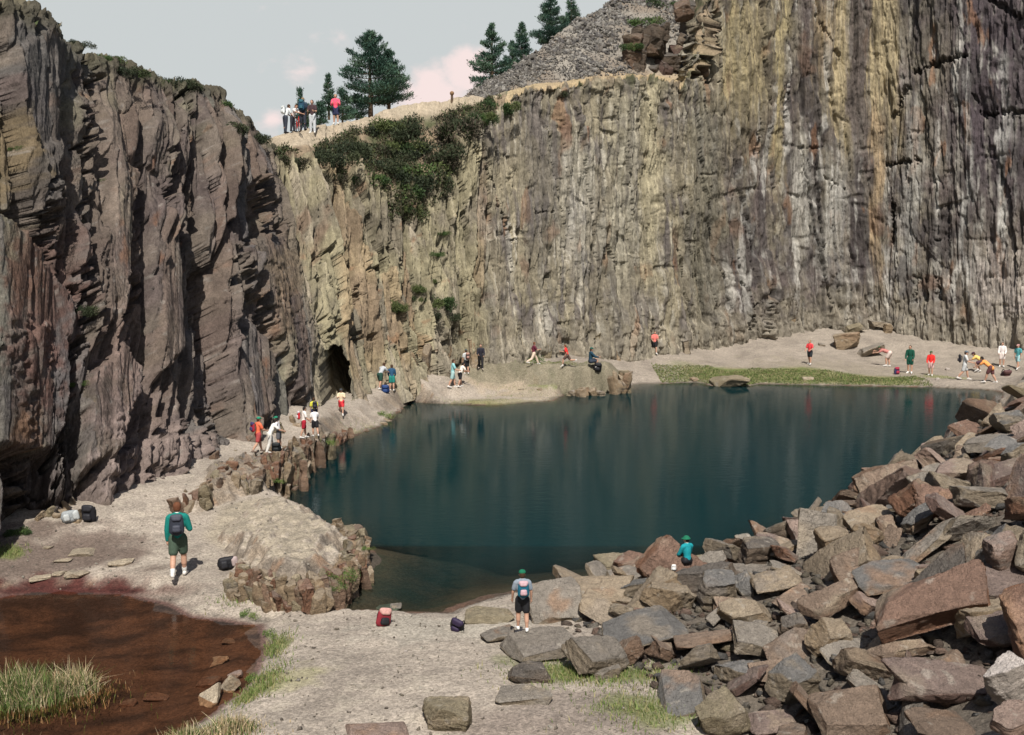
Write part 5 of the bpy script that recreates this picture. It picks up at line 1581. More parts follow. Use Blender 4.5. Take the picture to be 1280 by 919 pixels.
def pine(px, py, D, hpx, wpx, lab, seed, open_=0.0, name='pine_tree', round_=.0, lean=0.0, bare=.1):
    rg = np.random.default_rng(seed)
    q = P(px, py, D)
    H = hpx * D / FPX; R = wpx * D / FPX / 2
    root = empty(name, q); tag(root, lab, 'tree', 'pines on the skyline')
    tp = [(lean * H * t, .02 * H * math.sin(5 * t + seed), H * t - .4 * (t == 0)) for t in np.linspace(0, .97, 9)]
    rad = [max(.012, .035 * H * (1 - t) ** .9) for t in np.linspace(0, .97, 9)]
    tv, tf = tube(tp, rad)
    C_, U, W = [], [], []; col = []
    BV, BF = [tv], [tf]; off = len(tv)
    nw = max(6, int(H / .40))
    k = 0
    for wv in range(nw + 1):
        for br in range(rg.integers(4, 7)):
            k += 1
            t = min(.985, bare + (1 - bare) * (wv + .25 * rg.random()) / nw)
            prof = min(1, (t - bare) / .16 + .55) * (1 - t) ** (.95 - .45 * round_) * 1.05 + .03
            if rg.random() < .18 * open_ + .06: continue
            L = R * prof * rg.uniform(.6, 1.15)
            az = k * 2.4 + rg.normal() * .5
            e = .02 + .75 * t * t + rg.normal() * .10
            d = np.array([math.cos(az) * math.cos(e), math.sin(az) * math.cos(e), math.sin(e)])
            p0 = np.array([lean * H * t, 0, t * H])
            bend = np.array([0, 0, .16 * L])
            if L > .2:
                bv, bf = tube([p0, p0 + d * L * .55 - np.array([0, 0, .05 * L]), p0 + d * L + bend * .5], [.010 * H * (1 - t) + .006, .008, .004], 4)
                BV.append(bv); BF.append(bf + off); off += len(bv)
            n = int(45 + 190 * L)
            f = .12 + .93 * rg.random(n) ** .7
            fan = rg.normal(size=n) * .26 * L * (1.15 - f * .5)
            sd = np.array([-math.sin(az), math.cos(az), 0])
            c = p0 + d * (L * f)[:, None] + bend * (f ** 2)[:, None] * .6 + sd * fan[:, None] + rg.normal(size=(n, 3)) * np.array([.07, .07, .08])
            u = d * .45 + sd * np.sign(fan)[:, None] * .25 + rg.normal(size=(n, 3)) * .4 + np.array([0, 0, .55]); u /= np.linalg.norm(u, axis=1, keepdims=True)
            w = np.cross(u, rg.normal(size=(n, 3))); w /= np.linalg.norm(w, axis=1, keepdims=True)
            s = rg.uniform(.13, .26, (n, 1)) * (.55 + .07 * H)
            C_.append(c); U.append(u * s); W.append(w * s * .34)
            b = np.array([(.045, .09, .062), (.07, .12, .075), (.032, .068, .05)])[rg.integers(0, 3)]
            col.append(b * rg.uniform(.7, 1.3, (n, 1)))
    link('trunk', mesh_from('trunk', np.concatenate(BV), np.concatenate(BF), MAT['bark'], True), root)
    link('crown', tris('crown', np.concatenate(C_), np.concatenate(U), np.concatenate(W), np.concatenate(col), MAT['needle']), root)
    return root


pine(463, 139, 70, 92, 96, 'biggest dark pine on the skyline, broad crown, above the upper path', 1, .35, round_=.5)
pine(486, 137, 71, 68, 70, 'shorter pine grown against the right side of the biggest pine', 2, .35, round_=.55)
pine(615, 119, 74, 82, 72, 'open-whorled pine at the left foot of the slate heap', 3, .8, bare=.06)
pine(652, 96, 84, 62, 50, 'pine half hidden behind the slate heap edge, right of the open-whorled pine', 4, .3)
pine(640, 100, 86, 44, 30, 'low pine filling the gap behind the heap, between two taller ones', 14, .3)
pine(688, 62, 88, 72, 58, 'tall pine behind the upper heap, its tip near the top of the picture', 5, .2)
pine(714, 54, 90, 56, 40, 'slim pine rightmost on the slate heap skyline', 6, .3)
pine(411, 142, 68, 44, 24, 'narrow young pine left of the pink-clad walker', 7, .2)
pine(428, 152, 68, 36, 36, 'low bushy pine behind the pink-clad walker', 8, .1, round_=1)
pine(446, 150, 70, 28, 34, 'low spreading pine between the pink-clad walker and the biggest pine', 9, .2, round_=1)
pine(376, 160, 66, 45, 16, 'sapling pine behind the cyclist, only its tip above the rucksack', 10, .6)
pine(400, 158, 66, 26, 22, 'low bushy pine just behind the black-topped walker', 11, .1, round_=1)
pine(384, 160, 65, 26, 20, 'low bushy pine right behind the bicycle', 12, .1, round_=1)
# ------------------------------------------------------------------ people
TMP = bpy.data.scenes.new('tmp_build')


def capsule(p0, p1, r0, r1, sides=12, flat=1.0):
    """tapered capsule between two points; flat squeezes it along world y-ish"""
    p0 = Vector(p0); p1 = Vector(p1); t = (p1 - p0)
    L = t.length
    t = t / L if L > 1e-6 else Vector((0, 0, 1))
    a = t.cross(Vector((0, 1, 0)))
    a = a.normalized() if a.length > .05 else t.orthogonal().normalized()
    b = a.cross(t).normalized()
    ring = []
    for an in (-80, -45, -15): ring.append((r0 * math.sin(math.radians(an)), r0 * math.cos(math.radians(an))))
    for f in (.33, .67): ring.append((L * f, r0 + (r1 - r0) * f))
    for an in (15, 45, 80): ring.append((L + r1 * math.sin(math.radians(an)), r1 * math.cos(math.radians(an))))
    V = []; F = []
    for d, r in ring:
        for k in range(sides):
            an = 2 * math.pi * k / sides
            V.append(p0 + t * d + a * (r * math.cos(an)) + b * (r * math.sin(an) * flat))
    n = len(ring)
    for i in range(n - 1):
        for k in range(sides):
            F.append([i * sides + k, i * sides + (k + 1) % sides, (i + 1) * sides + (k + 1) % sides, (i + 1) * sides + k])
    for base, rev in ((0, True), ((n - 1) * sides, False)):
        f = [base + k for k in range(sides)]
        F.append(f[::-1] if rev else f)
    return V, F


def ellipsoid(c, r, sides=14, rings=9, M=None):
    V, F = [], []
    c = Vector(c)
    for i in range(rings):
        ph = math.pi * (i + .5) / rings - math.pi / 2
        for k in range(sides):
            an = 2 * math.pi * k / sides
            v = Vector((r[0] * math.cos(ph) * math.cos(an), r[1] * math.cos(ph) * math.sin(an), r[2] * math.sin(ph)))
            V.append(c + (M @ v if M else v))
    for i in range(rings - 1):
        for k in range(sides):
            F.append([i * sides + k, i * sides + (k + 1) % sides, (i + 1) * sides + (k + 1) % sides, (i + 1) * sides + k])
    F.append([k for k in range(sides)][::-1]); F.append([(rings - 1) * sides + k for k in range(sides)])
    return V, F


def joined(pieces):
    V, F = [], []
    for v, f in pieces:
        o = len(V); V += [tuple(x) for x in v]; F += [[i + o for i in q] for q in f]
    return V, F


def fuse(name, pieces, vox, mat, extra=None, it=3):
    """one continuous skin over overlapping pieces; extra pieces (fingers) are rooted inside it"""
    V, F = joined(pieces)
    me = bpy.data.meshes.new('tmp'); me.from_pydata(V, [], F); me.update()
    ob = bpy.data.objects.new('tmp', me); TMP.collection.objects.link(ob)
    m = ob.modifiers.new('r', 'REMESH'); m.mode = 'VOXEL'; m.voxel_size = vox
    s = ob.modifiers.new('s', 'SMOOTH'); s.factor = .5; s.iterations = it
    TMP.view_layers[0].update()
    dg = TMP.view_layers[0].depsgraph
    out = bpy.data.meshes.new_from_object(ob.evaluated_get(dg))
    bpy.data.objects.remove(ob); bpy.data.meshes.remove(me)
    if extra:
        bm = bmesh.new(); bm.from_mesh(out)
        V, F = joined(extra)
        vs = [bm.verts.new(v) for v in V]
        for f in F:
            try: bm.faces.new([vs[i] for i in f])
            except ValueError: pass
        bm.to_mesh(out); bm.free()
    out.name = name
    out.polygons.foreach_set('use_smooth', np.ones(len(out.polygons), bool))
    out.materials.clear(); out.materials.append(mat)
    return out


_CM = {}


def cloth(c, rough=.85):
    k = tuple(c)
    if k not in _CM: _CM[k] = simple('cloth', c, rough, .16, 30, .3)
    return _CM[k]


SKIN = simple('skin', (.46, .27, .19), .55, .08, 30)
SKIN2 = simple('skin_tanned', (.38, .21, .14), .55, .08, 30)
HAIRC = {'brown': (.06, .032, .018), 'red': (.13, .05, .025), 'dark': (.02, .015, .013), 'fair': (.22, .15, .08)}
EYE = simple('eye', (.03, .025, .02), .3)
WHITE, BLACK = (.72, .71, .68), (.015, .015, .018)


def person(at, H, yaw, label, top=WHITE, bottom=BLACK, hair='brown', hat=None, brim=False, shoes=(.6, .58, .55), long_sleeve=False, long_leg=False, legs=((20, 15), (-15, 10)), arms=((5, 15), (-5, 15)), abd=(10, 10),
           lean=4, head_pitch=0, head_turn=0, collar=None, sit=False, skirt=False, coat=0.0, group='people by the quarry pool', socks=None, fine=.015):
    """at: ground point; yaw degrees (0 = facing away from the camera, 180 = towards it); legs ((hip flex, knee) left, right); arms ((shoulder fwd, elbow) left, right)"""
    R_ = math.radians
    hipz = .53
    up = Vector((0, math.sin(R_(lean)), math.cos(R_(lean))))
    fw = Vector((0, math.cos(R_(lean)), -math.sin(R_(lean))))
    pel = Vector((0, 0, hipz)); waist = pel + up * .085; chest = pel + up * .21; shc = pel + up * .285; neck = pel + up * .335
    hp = R_(lean * .5 - head_pitch)
    hup = Vector((0, math.sin(hp), math.cos(hp))); hfw = Vector((0, math.cos(hp), -math.sin(hp)))
    tn = R_(head_turn); hfw = Matrix.Rotation(tn, 3, hup) @ hfw; hrt = hfw.cross(hup)
    head = neck + hup * .072 + hfw * .012
    J = {}
    for s, (flex, knee), (sp, el), ab in ((-1, legs[0], arms[0], abd[0]), (1, legs[1], arms[1], abd[1])):
        hip = pel + Vector((s * .052, 0, -.01))
        f = R_(flex); k = R_(flex - knee)
        sid = s * (.05 if not sit else .12)
        kn = hip + Vector((sid, math.sin(f), -math.cos(f))).normalized() * .245
        an = kn + Vector((s * .01, math.sin(k), -math.cos(k))).normalized() * .235
        toe_dir = Vector((s * .25, 1, -.10 if knee < 40 else -.6)).normalized()
        J[s] = dict(hip=hip, kn=kn, an=an, toe=an + Vector((0, 0, -.028)) + toe_dir * .105)
        sh = shc + Vector((s * .108, 0, 0)) - up * .012
        p = R_(sp); a = R_(ab)
        eb = sh + Vector((s * math.sin(a), math.sin(p) * math.cos(a), -math.cos(p) * math.cos(a))) * .165
        p2 = R_(sp + el)
        inn = -.35 * s * min(1, el / 60)
        dr = Vector((s * math.sin(a) * .4 + inn, math.sin(p2), -math.cos(p2))).normalized()
        wr = eb + dr * .14
        J[s].update(sh=sh, eb=eb, wr=wr, hd=dr)
    low = min(min(J[s]['an'].z - .045, J[s]['toe'].z - .02) for s in J)
    if sit: low = hipz - .085 - sit
    sh_ = Vector((0, 0, -low))
    Mx = Matrix.Rotation(R_(yaw), 3, 'Z')
    def T(v): return (v + sh_) * H
    P_ = []
    c = lambda a, b, r0, r1, fl=1.0: P_.append(capsule(T(a), T(b), r0 * H, r1 * H, 12, fl))
    c(pel - Vector((.035, 0, 0)), pel + Vector((.035, 0, 0)), .068, .068, .85)
    c(pel, waist, .075, .068, .8); c(waist, chest, .068, .082, .78); c(chest, shc, .085, .07, .72)
    c(shc - Vector((.085, 0, 0)), shc + Vector((.085, 0, 0)), .042, .042)
    c(shc, neck + hup * .03, .034, .031)
    Mh = Matrix((hrt, hfw, hup)).transposed()
    P_.append(ellipsoid(T(head + hup * .012), (.050 * H, .060 * H, .064 * H), M=Mh))
    P_.append(ellipsoid(T(head - hup * .030 + hfw * .012), (.036 * H, .042 * H, .040 * H), M=Mh))
    P_.append(capsule(T(head + hup * .008 + hfw * .050), T(head - hup * .016 + hfw * .062), .006 * H, .010 * H, 6))
    for s in (-1, 1): P_.append(ellipsoid(T(head + hrt * s * .050 - hup * .002), (.008 * H, .014 * H, .018 * H), 8, 5, Mh))
    fing = []
    for s in (-1, 1):
        j = J[s]
        c(j['hip'], j['kn'], .062, .040); c(j['kn'], j['kn'] * .55 + j['an'] * .45 - Vector((0, .012, 0)), .040, .039); c(j['kn'] * .55 + j['an'] * .45 - Vector((0, .01, 0)), j['an'], .037, .023)
        c(j['an'] + Vector((0, -.02, -.02)), j['toe'], .026, .018, .8)
        c(j['sh'], j['eb'], .034, .026); c(j['eb'], j['wr'], .026, .018)
        d = j['hd']; pv = d.cross(Vector((0, 1, 0.01))).normalized(); palm = j['wr'] + d * .040
        c(j['wr'], palm, .018, .022)
        pf = d.cross(pv).normalized()
        inward = Vector((-s, .4, 0)); inward = (inward - d * inward.dot(d)).normalized()
        lat = d.cross(inward).normalized()
        for q, ln in zip((-1.5, -.5, .5, 1.5), (.030, .036, .034, .026)):
            b0 = palm + lat * q * .0095 + d * .008
            b1 = b0 + (d + inward * .25).normalized() * ln * .55; b2 = b1 + (d + inward * .9).normalized() * ln * .5
            fing.append(capsule(T(b0), T(b1), .0058 * H, .0054 * H, 6)); fing.append(capsule(T(b1), T(b2), .0054 * H, .0044 * H, 6))
        b0 = j['wr'] + d * .018 + lat * .016 * (1 if lat.y > 0 else -1)
        tl = lat * (1 if lat.y > 0 else -1)
        b1 = b0 + (tl * .8 + d * .6).normalized() * .026; b2 = b1 + (d + inward * .4).normalized() * .022
        fing.append(capsule(T(b0), T(b1), .0075 * H, .006 * H, 6)); fing.append(capsule(T(b1), T(b2), .006 * H, .005 * H, 6))
    vx = fine * H
    body = fuse('person', P_, vx, SKIN, fing)
    o = link('person', body); o.location = at; o.rotation_euler = (0, 0, R_(yaw))
    tag(o, label, 'person', group)
    # shirt
    S = []
    cs = lambda a, b, r0, r1, fl=1.0: S.append(capsule(T(a), T(b), r0 * H, r1 * H, 12, fl))
    g = .013
    cs(pel + up * (.03 - coat), waist, .088 + coat * .12, .079, .86); cs(waist, chest, .079, .094, .82); cs(chest, shc, .096, .080, .78)
    cs(shc - Vector((.085, 0, 0)), shc + Vector((.085, 0, 0)), .052, .052)
    for s in (-1, 1):
        j = J[s]
        e_ = j['eb'] if long_sleeve else j['sh'] * .4 + j['eb'] * .6
        cs(j['sh'], e_, .047, .040 if long_sleeve else .044)
        if long_sleeve: cs(j['eb'], j['wr'] - j['hd'] * .01, .040, .029)
    link('jumper' if long_sleeve else 'shirt', fuse('shirt', S, vx, cloth(top), it=2), o)
    # legs
    S = []
    cs(pel - Vector((.04, 0, 0)), pel + Vector((.04, 0, 0)), .080, .080, .9); cs(pel, pel + up * .05, .086, .082, .85)
    for s in (-1, 1):
        j = J[s]
        if skirt: cs(j['hip'], j['hip'] * .2 + j['kn'] * .8, .075, .085)
        elif long_leg:
            cs(j['hip'], j['kn'], .072, .052); cs(j['kn'], j['an'] + Vector((0, 0, .01)), .052, .040)
        else: cs(j['hip'], j['hip'] * .3 + j['kn'] * .7, .074, .064)
    link('trousers' if long_leg else ('skirt' if skirt else 'shorts'), fuse('shorts', S, vx, cloth(bottom), it=2), o)
    # shoes
    for s in (-1, 1):
        j = J[s]
        S = []
        cs(j['an'] + Vector((0, -.022, -.018)), j['toe'], .033, .025, .85); cs(j['an'], j['an'] + Vector((0, 0, .012)), .030, .028)
        link('shoe', fuse('shoe', S, vx, cloth(shoes), it=1), o)
        if socks:
            S = []; cs(j['an'] + Vector((0, 0, .005)), j['an'] * .75 + j['kn'] * .25, .030, .037)
            link('sock', fuse('sock', S, vx, cloth(socks), it=1), o)
    # hair and hat
    hm = [ellipsoid(T(head + hup * .022 - hfw * .010), (.056 * H, .060 * H, .062 * H), M=Mh), ellipsoid(T(head - hup * .008 - hfw * .024), (.050 * H, .040 * H, .050 * H), M=Mh)]
    link('hair', fuse('hair', hm, vx, cloth(HAIRC[hair]), it=1), o)
    if hat:
        hp_ = [ellipsoid(T(head + hup * .045 - hfw * .004), (.062 * H, .066 * H, .045 * H), M=Mh)]
        if brim: hp_.append(ellipsoid(T(head + hup * .026), (.105 * H, .105 * H, .010 * H), 18, 5, Mh))
        else: hp_.append(ellipsoid(T(head + hup * .034 + hfw * .065), (.045 * H, .055 * H, .009 * H), 14, 5, Mh))
        link('hat', fuse('hat', hp_, vx, cloth(hat), it=1), o)
    if collar:
        link('collar', fuse('collar', [capsule(T(neck - up * .022), T(neck + hup * .0), .046 * H, .040 * H)], vx, cloth(collar), it=1), o)
    ydir = Mx @ hfw
    if ydir.y < .3:
        for s in (-1, 1):
            v, f = ellipsoid(T(head + hup * .008 + hfw * .055 + hrt * s * .021), (.008 * H, .006 * H, .006 * H), 8, 5, Mh)
            me = bpy.data.meshes.new('eye'); me.from_pydata([tuple(q) for q in v], [], f); me.materials.append(EYE)
            link('eye', me, o)
    back = Mx @ (T(chest + up * .01) - fw * .13 * H)
    o['_b'] = 0
    del o['_b']
    return o, Vector(at) + back, up


def backpack(at, size, c1, c2, label, yaw=0, pitch=0, roll=0, c3=None, group=None, name='backpack'):
    """rounded rucksack with a front pocket, lid and two straps; origin at its base"""
    w, d, h = size
    o = empty(name, at); o.rotation_euler = Euler((math.radians(pitch), math.radians(roll), math.radians(yaw)), 'XYZ')
    tag(o, label, 'bag' if name != 'backpack' else 'backpack', group)
    vx = w * .06
    b = [capsule((-w * .22, 0, h * .22), (-w * .22, 0, h * .72), w * .28, w * .24, 12, d / w * 1.4), capsule((w * .22, 0, h * .22), (w * .22, 0, h * .72), w * .28, w * .24, 12, d / w * 1.4), capsule((0, 0, h * .2), (0, 0, h * .8), w * .34, w * .26, 12, d / w * 1.3)]
    link('pack_body', fuse('pack_body', b, vx, cloth(c1, .6), it=2), o)
    p = [capsule((-w * .14, -d * .5, h * .28), (w * .14, -d * .5, h * .28), w * .17, w * .17), capsule((-w * .14, -d * .48, h * .42), (w * .14, -d * .48, h * .42), w * .15, w * .15)]
    link('front_pocket', fuse('front_pocket', p, vx, cloth(c2, .6), it=2), o)
    l_ = [capsule((-w * .22, -d * .08, h * .86), (w * .22, -d * .08, h * .86), w * .2, w * .2, 12, .9), capsule((-w * .18, -d * .3, h * .76), (w * .18, -d * .3, h * .76), w * .13, w * .13)]
    link('lid', fuse('lid', l_, vx, cloth(c3 or c2, .6), it=2), o)
    for s in (-1, 1):
        v, f = tube([(s * w * .24, d * .30, h * .84), (s * w * .27, d * .56, h * .80), (s * w * .30, d * .68, h * .55), (s * w * .31, d * .56, h * .28), (s * w * .28, d * .32, h * .15)], [w * .04] * 5, 6)
        link('strap', mesh_from('strap', v, f, cloth(BLACK, .7), True), o)
    return o


def foot(px, py):
    loc, no, ob = hit(px, py)
    return loc


bpy.context.view_layer.update()
DG = bpy.context.evaluated_depsgraph_get()
TEAL = (.007, .175, .15); NAVY = (.018, .022, .055); RED = (.55, .035, .03); GREENCAP = (.01, .13, .07)
WALK = ((24, 12), (-16, 22)); STAND = ((3, 2), (-3, 2)); STRIDE = ((38, 20), (-26, 35)); RUN = ((45, 40), (-35, 60))
DOWN = ((4, 12), (-4, 12)); CROSS = ((25, 85), (25, 85)); FRONT = ((25, 50), (25, 50)); SWING = ((-25, 60), (35, 70))
GP, GT, GS = 'people on the narrow path', 'people on the far bank', 'walkers on the skyline path'
# px, feet py, height px, yaw, label, options, pack (c1,c2,label) or None
PEOPLE = [
    (224, 722, 97, -4, 'walker in a teal jumper and grey-green shorts, seen from behind on the dark gravel', dict(top=TEAL, bottom=(.055, .085, .06), hair='red', long_sleeve=True, legs=((-14, 26), (12, 5)), arms=((-4, 10), (4, 78)), abd=(9, 16), collar=WHITE, shoes=(.65, .62, .58), socks=(.6, .6, .58), fine=.011, group=None),
     ((.03, .035, .05), (.05, .055, .075), 'dark patterned rucksack on the back of the teal-jumpered walker')),
    (653, 789, 79, 6, 'boy in a grey T-shirt, black shorts and green cap standing on a flat slab', dict(top=(.22, .26, .31), bottom=BLACK, hat=GREENCAP, legs=((10, 6), (-6, 4)), arms=((8, 14), (4, 10)), abd=(16, 14), shoes=WHITE, fine=.011, group=None),
     ((.01, .10, .16), (.45, .30, .33), 'teal and pink rucksack on the back of the boy on the slab')),
    (859, 706, 36, 40, 'person in a bright teal jumper and green brimmed hat sitting on the lakeside rocks', dict(top=(.01, .25, .29), bottom=BLACK, hat=GREENCAP, brim=True, long_sleeve=True, long_leg=True, collar=WHITE, sit=.01, legs=((85, 80), (80, 75)), arms=((25, 30), (25, 30)), hair='dark', head_turn=30, group=None), None),
    (323, 566, 46, -60, 'person in an orange-red top and green cap at the front of the path group', dict(top=(.75, .16, .08), bottom=(.35, .06, .06), hat=(.02, .22, .13), legs=WALK, arms=FRONT, shoes=(.2, .15, .12), group=GP), ((.32, .02, .04), (.05, .04, .12), 'red rucksack on the back of the orange-topped person')),
    (337, 566, 40, -70, 'dark-haired person all in white stooping over a black bag on the path', dict(top=WHITE, bottom=(.62, .60, .56), hair='dark', long_leg=True, legs=((35, 20), (-5, 15)), lean=32, arms=((45, 25), (45, 25)), group=GP), None),
    (349, 562, 42, 80, 'person in a white shirt and green cap holding a black bag on the path', dict(top=(.68, .65, .66), bottom=(.10, .10, .11), hat=(.02, .2, .12), hair='dark', arms=((25, 30), (25, 30)), lean=10, legs=STAND, group=GP), None),
    (380, 548, 40, -75, 'person in a white T-shirt and dark red shorts on the path', dict(top=(.74, .70, .66), bottom=(.33, .015, .03), hair='dark', legs=((14, 8), (-10, 10)), arms=((20, 40), (15, 30)), group=GP), ((.5, .03, .04), (.55, .5, .52), 'red and white rucksack on the back of the person in red shorts')),
    (394, 546, 36, 15, 'person in a bright white shirt and black shorts, back turned, at the path edge', dict(top=(.80, .77, .76), bottom=BLACK, hair='dark', legs=((6, 4), (-14, 14)), arms=((15, 40), (20, 35)), lean=8, group=GP), None),
    (393, 530, 33, 10, 'person in a yellow-green top standing behind the white shirts on the path', dict(top=(.62, .60, .07), bottom=NAVY, hair='brown', legs=STAND, arms=DOWN, group=GP), ((.02, .02, .03), (.03, .03, .04), 'black rucksack low on the back of the yellow-topped person')),
    (427, 519, 34, 172, 'person in a cream top and red shorts with folded arms before the tunnel mouth', dict(top=(.72, .58, .40), bottom=(.60, .04, .05), hat=(.05, .055, .06), arms=((20, 95), (20, 95)), legs=WALK, group=GP), None),
    (475, 487, 32, -40, 'person in a grey top and dark green shorts bending at the path bend', dict(top=(.42, .44, .46), bottom=(.02, .06, .045), lean=38, legs=((20, 10), (-8, 12)), arms=((40, 30), (40, 30)), group=GT), None),
    (490, 489, 33, 0, 'person in a navy jacket and teal shorts, back turned, by the blue bag', dict(top=(.02, .07, .14), bottom=(.02, .20, .17), long_sleeve=True, legs=STAND, arms=((10, 40), (10, 40)), lean=12, group=GT), None),
    (566, 485, 36, -80, 'person in a pale turquoise top walking at the left end of the peninsula', dict(top=(.25, .50, .52), bottom=(.30, .45, .45), hair='brown', legs=((16, 8), (-14, 12)), arms=FRONT, group=GT), None),
    (575, 484, 32, -60, 'person in a white shirt and black shorts stooping by the peninsula', dict(top=(.74, .68, .62), bottom=BLACK, hair='dark', lean=24, legs=((18, 14), (-8, 10)), arms=((35, 40), (35, 40)), group=GT), None),
    (583, 468, 31, 20, 'person in a light grey T-shirt behind the stooping pair at the peninsula', dict(top=(.50, .52, .52), bottom=BLACK, hat=(.06, .08, .08), legs=STAND, arms=DOWN, group=GT), ((.05, .03, .03), (.35, .20, .16), 'brown rucksack worn by the person in light grey')),
    (601, 462, 32, 180, 'person all in black on the tan earth under the back cliff', dict(top=(.02, .02, .03), bottom=BLACK, long_sleeve=True, long_leg=True, hair='dark', legs=((14, 8), (-14, 16)), arms=((10, 40), (10, 60)), shoes=(.4, .35, .3), group=GT), None),
    (667, 456, 30, -70, 'person in a maroon vest and pale trousers striding along the far path', dict(top=(.12, .02, .04), bottom=(.60, .48, .38), long_leg=True, legs=STRIDE, arms=SWING, hair='red', group=GT), None),
    (709, 459, 29, 80, 'person in a red T-shirt and dark shorts running along the far path', dict(top=(.75, .03, .03), bottom=(.10, .06, .05), legs=RUN, arms=SWING, lean=14, hair='red', group=GT), None),
    (738, 462, 22, -70, 'person in dark navy sitting on the peninsula with knees up', dict(top=(.015, .05, .08), bottom=(.03, .04, .06), hat=(.02, .09, .07), sit=.0, legs=((105, 115), (100, 110)), arms=((45, 40), (45, 40)), long_sleeve=True, group=GT), None),
    (818, 443, 29, -165, 'person in a pink top and black shorts alone at the foot of the far cliff', dict(top=(.72, .20, .17), bottom=BLACK, hair='dark', legs=((14, 10), (-14, 14)), arms=((15, 60), (10, 50)), group=GT), None),
    (1012, 456, 31, 150, 'person in a red shirt and black shorts left of the big far boulder', dict(top=(.72, .06, .07), bottom=(.02, .025, .03), hair='fair', legs=((12, 10), (-10, 10)), arms=((10, 60), (10, 50)), group=GT), None),
    (1112, 459, 26, 80, 'person in a striped reddish top bending down right of the far boulders', dict(top=(.45, .18, .16), bottom=(.60, .50, .45), lean=72, legs=((30, 30), (15, 25)), arms=((60, 20), (70, 20)), hat=(.06, .09, .05), group=GT), None),
    (1137, 467, 35, 165, 'person in a long dark green coat on the far grass bank', dict(top=(.008, .07, .045), bottom=(.01, .08, .055), long_sleeve=True, coat=.09, hair='brown', legs=STAND, arms=((8, 20), (8, 20)), shoes=WHITE, group=GT), None),
    (1163, 470, 31, 170, 'person in a red jacket and pale pink shorts on the far bank', dict(top=(.75, .035, .03), bottom=(.65, .42, .40), long_sleeve=True, hat=(.05, .09, .04), legs=((8, 4), (-8, 6)), arms=((10, 30), (10, 30)), group=GT), None),
    (1205, 475, 37, -80, 'person in a grey cap and pale shirt walking right along the far shore', dict(top=(.55, .56, .56), bottom=(.45, .46, .46), hat=(.10, .13, .16), legs=WALK, arms=FRONT, group=GT), ((.02, .02, .025), (.03, .03, .04), 'black rucksack on the back of the walker in the grey cap')),
    (1228, 467, 26, 75, 'person in a yellow top and dark cap crouching on the far shore', dict(top=(.72, .50, .16), bottom=(.10, .05, .07), hat=(.05, .02, .04), lean=58, legs=((75, 95), (60, 85)), arms=((50, 30), (50, 30)), group=GT), None),
    (1238, 479, 36, 70, 'person in a bright orange top bending forward at the far shore', dict(top=(.80, .33, .10), bottom=(.12, .05, .05), hair='dark', lean=52, legs=((25, 10), (-10, 20)), arms=((45, 20), (55, 20)), coat=.05, group=GT), None),
    (1252, 459, 31, 178, 'person in a white jumper and shorts on the slope above the dropped dark bag', dict(top=(.76, .70, .68), bottom=(.70, .62, .58), long_sleeve=True, hair='brown', legs=STAND, arms=((10, 35), (10, 35)), group=GT), None),
    (1272, 462, 32, 150, 'person in a teal waistcoat over white, rightmost on the far shore', dict(top=(.08, .30, .32), bottom=(.30, .48, .50), hat=(.45, .25, .24), legs=WALK, arms=DOWN, group=GT), None),
    (357, 161, 36, -60, 'walker with a white pack and dark trousers at the left of the skyline group', dict(top=(.62, .64, .64), bottom=(.03, .035, .05), long_leg=True, lean=22, legs=STAND, arms=((40, 20), (20, 40)), shoes=BLACK, group=GS), ((.72, .74, .73), (.55, .57, .56), 'white rucksack on the leftmost skyline walker')),
    (366, 160, 33, -120, 'person leaning over the handlebar of the red bicycle on the skyline path', dict(top=(.66, .60, .58), bottom=(.03, .03, .04), long_leg=True, lean=24, hair='red', legs=STAND, arms=((55, 20), (55, 20)), shoes=BLACK, group=GS), None),
    (379, 157, 39, -15, 'backpacker with a tall dark blue rucksack beside the bicycle', dict(top=(.03, .05, .08), bottom=(.03, .035, .05), long_leg=True, legs=STAND, arms=((10, 30), (10, 30)), hair='fair', shoes=BLACK, group=GS), ((.012, .05, .09), (.02, .09, .12), 'tall dark blue rucksack on the skyline backpacker')),
    (391, 167, 41, 165, 'walker in a dark brown top and pale trousers standing on the skyline path', dict(top=(.06, .035, .04), bottom=(.52, .54, .56), long_leg=True, legs=STAND, arms=((15, 80), (15, 80)), hair='dark', shoes=WHITE, group=GS), None),
    (420, 152, 36, 175, 'walker in a pink jumper and navy shorts beside the small pines', dict(top=(.80, .10, .17), bottom=(.03, .035, .08), long_sleeve=True, legs=STAND, arms=((20, 85), (20, 85)), hair='fair', group=GS), None),
]
PPOS = {}
for i, (px, py, hp, yaw, lab, opt, pack) in enumerate(PEOPLE):
    loc = foot(px, py)
    k = 0
    while (loc is None or loc.y > 75) and k < 20:
        k += 1; loc = foot(px, py + k)
    D = loc.y
    ang = math.sqrt(1 + ((px - 640) / FPX) ** 2)
    H = hp * D / FPX * .985
    if opt.get('sit') is not None and opt.get('sit') is not False: H = hp * D / FPX / (.56 if hp > 30 else .62)
    elif opt.get('lean', 4) > 45: H = hp * D / FPX / .72
    elif opt.get('lean', 4) > 25: H = hp * D / FPX / .9
    H = min(max(H, 1.0), 1.85)
    at = loc.copy()
    op = dict(opt); op.setdefault('group', None)
    fac = yaw - math.degrees(math.atan2(at.x, at.y)) * (1 if abs(yaw) > 90 or True else 0)
    o, bp, up = person(at, H, fac, lab, **op)
    PPOS[i] = (at, H, fac)
    if pack:
        big = 'tall' in pack[2]
        s = (.20 * H, .10 * H, (.40 if big else .29) * H)
        a = math.radians(fac)
        off = Matrix.Rotation(a, 3, 'Z') @ Vector((0, -.045 * H, -s[2] * .52))
        backpack(bp + off, s, pack[0], pack[1], pack[2], fac, 0 if True else 0, 0)

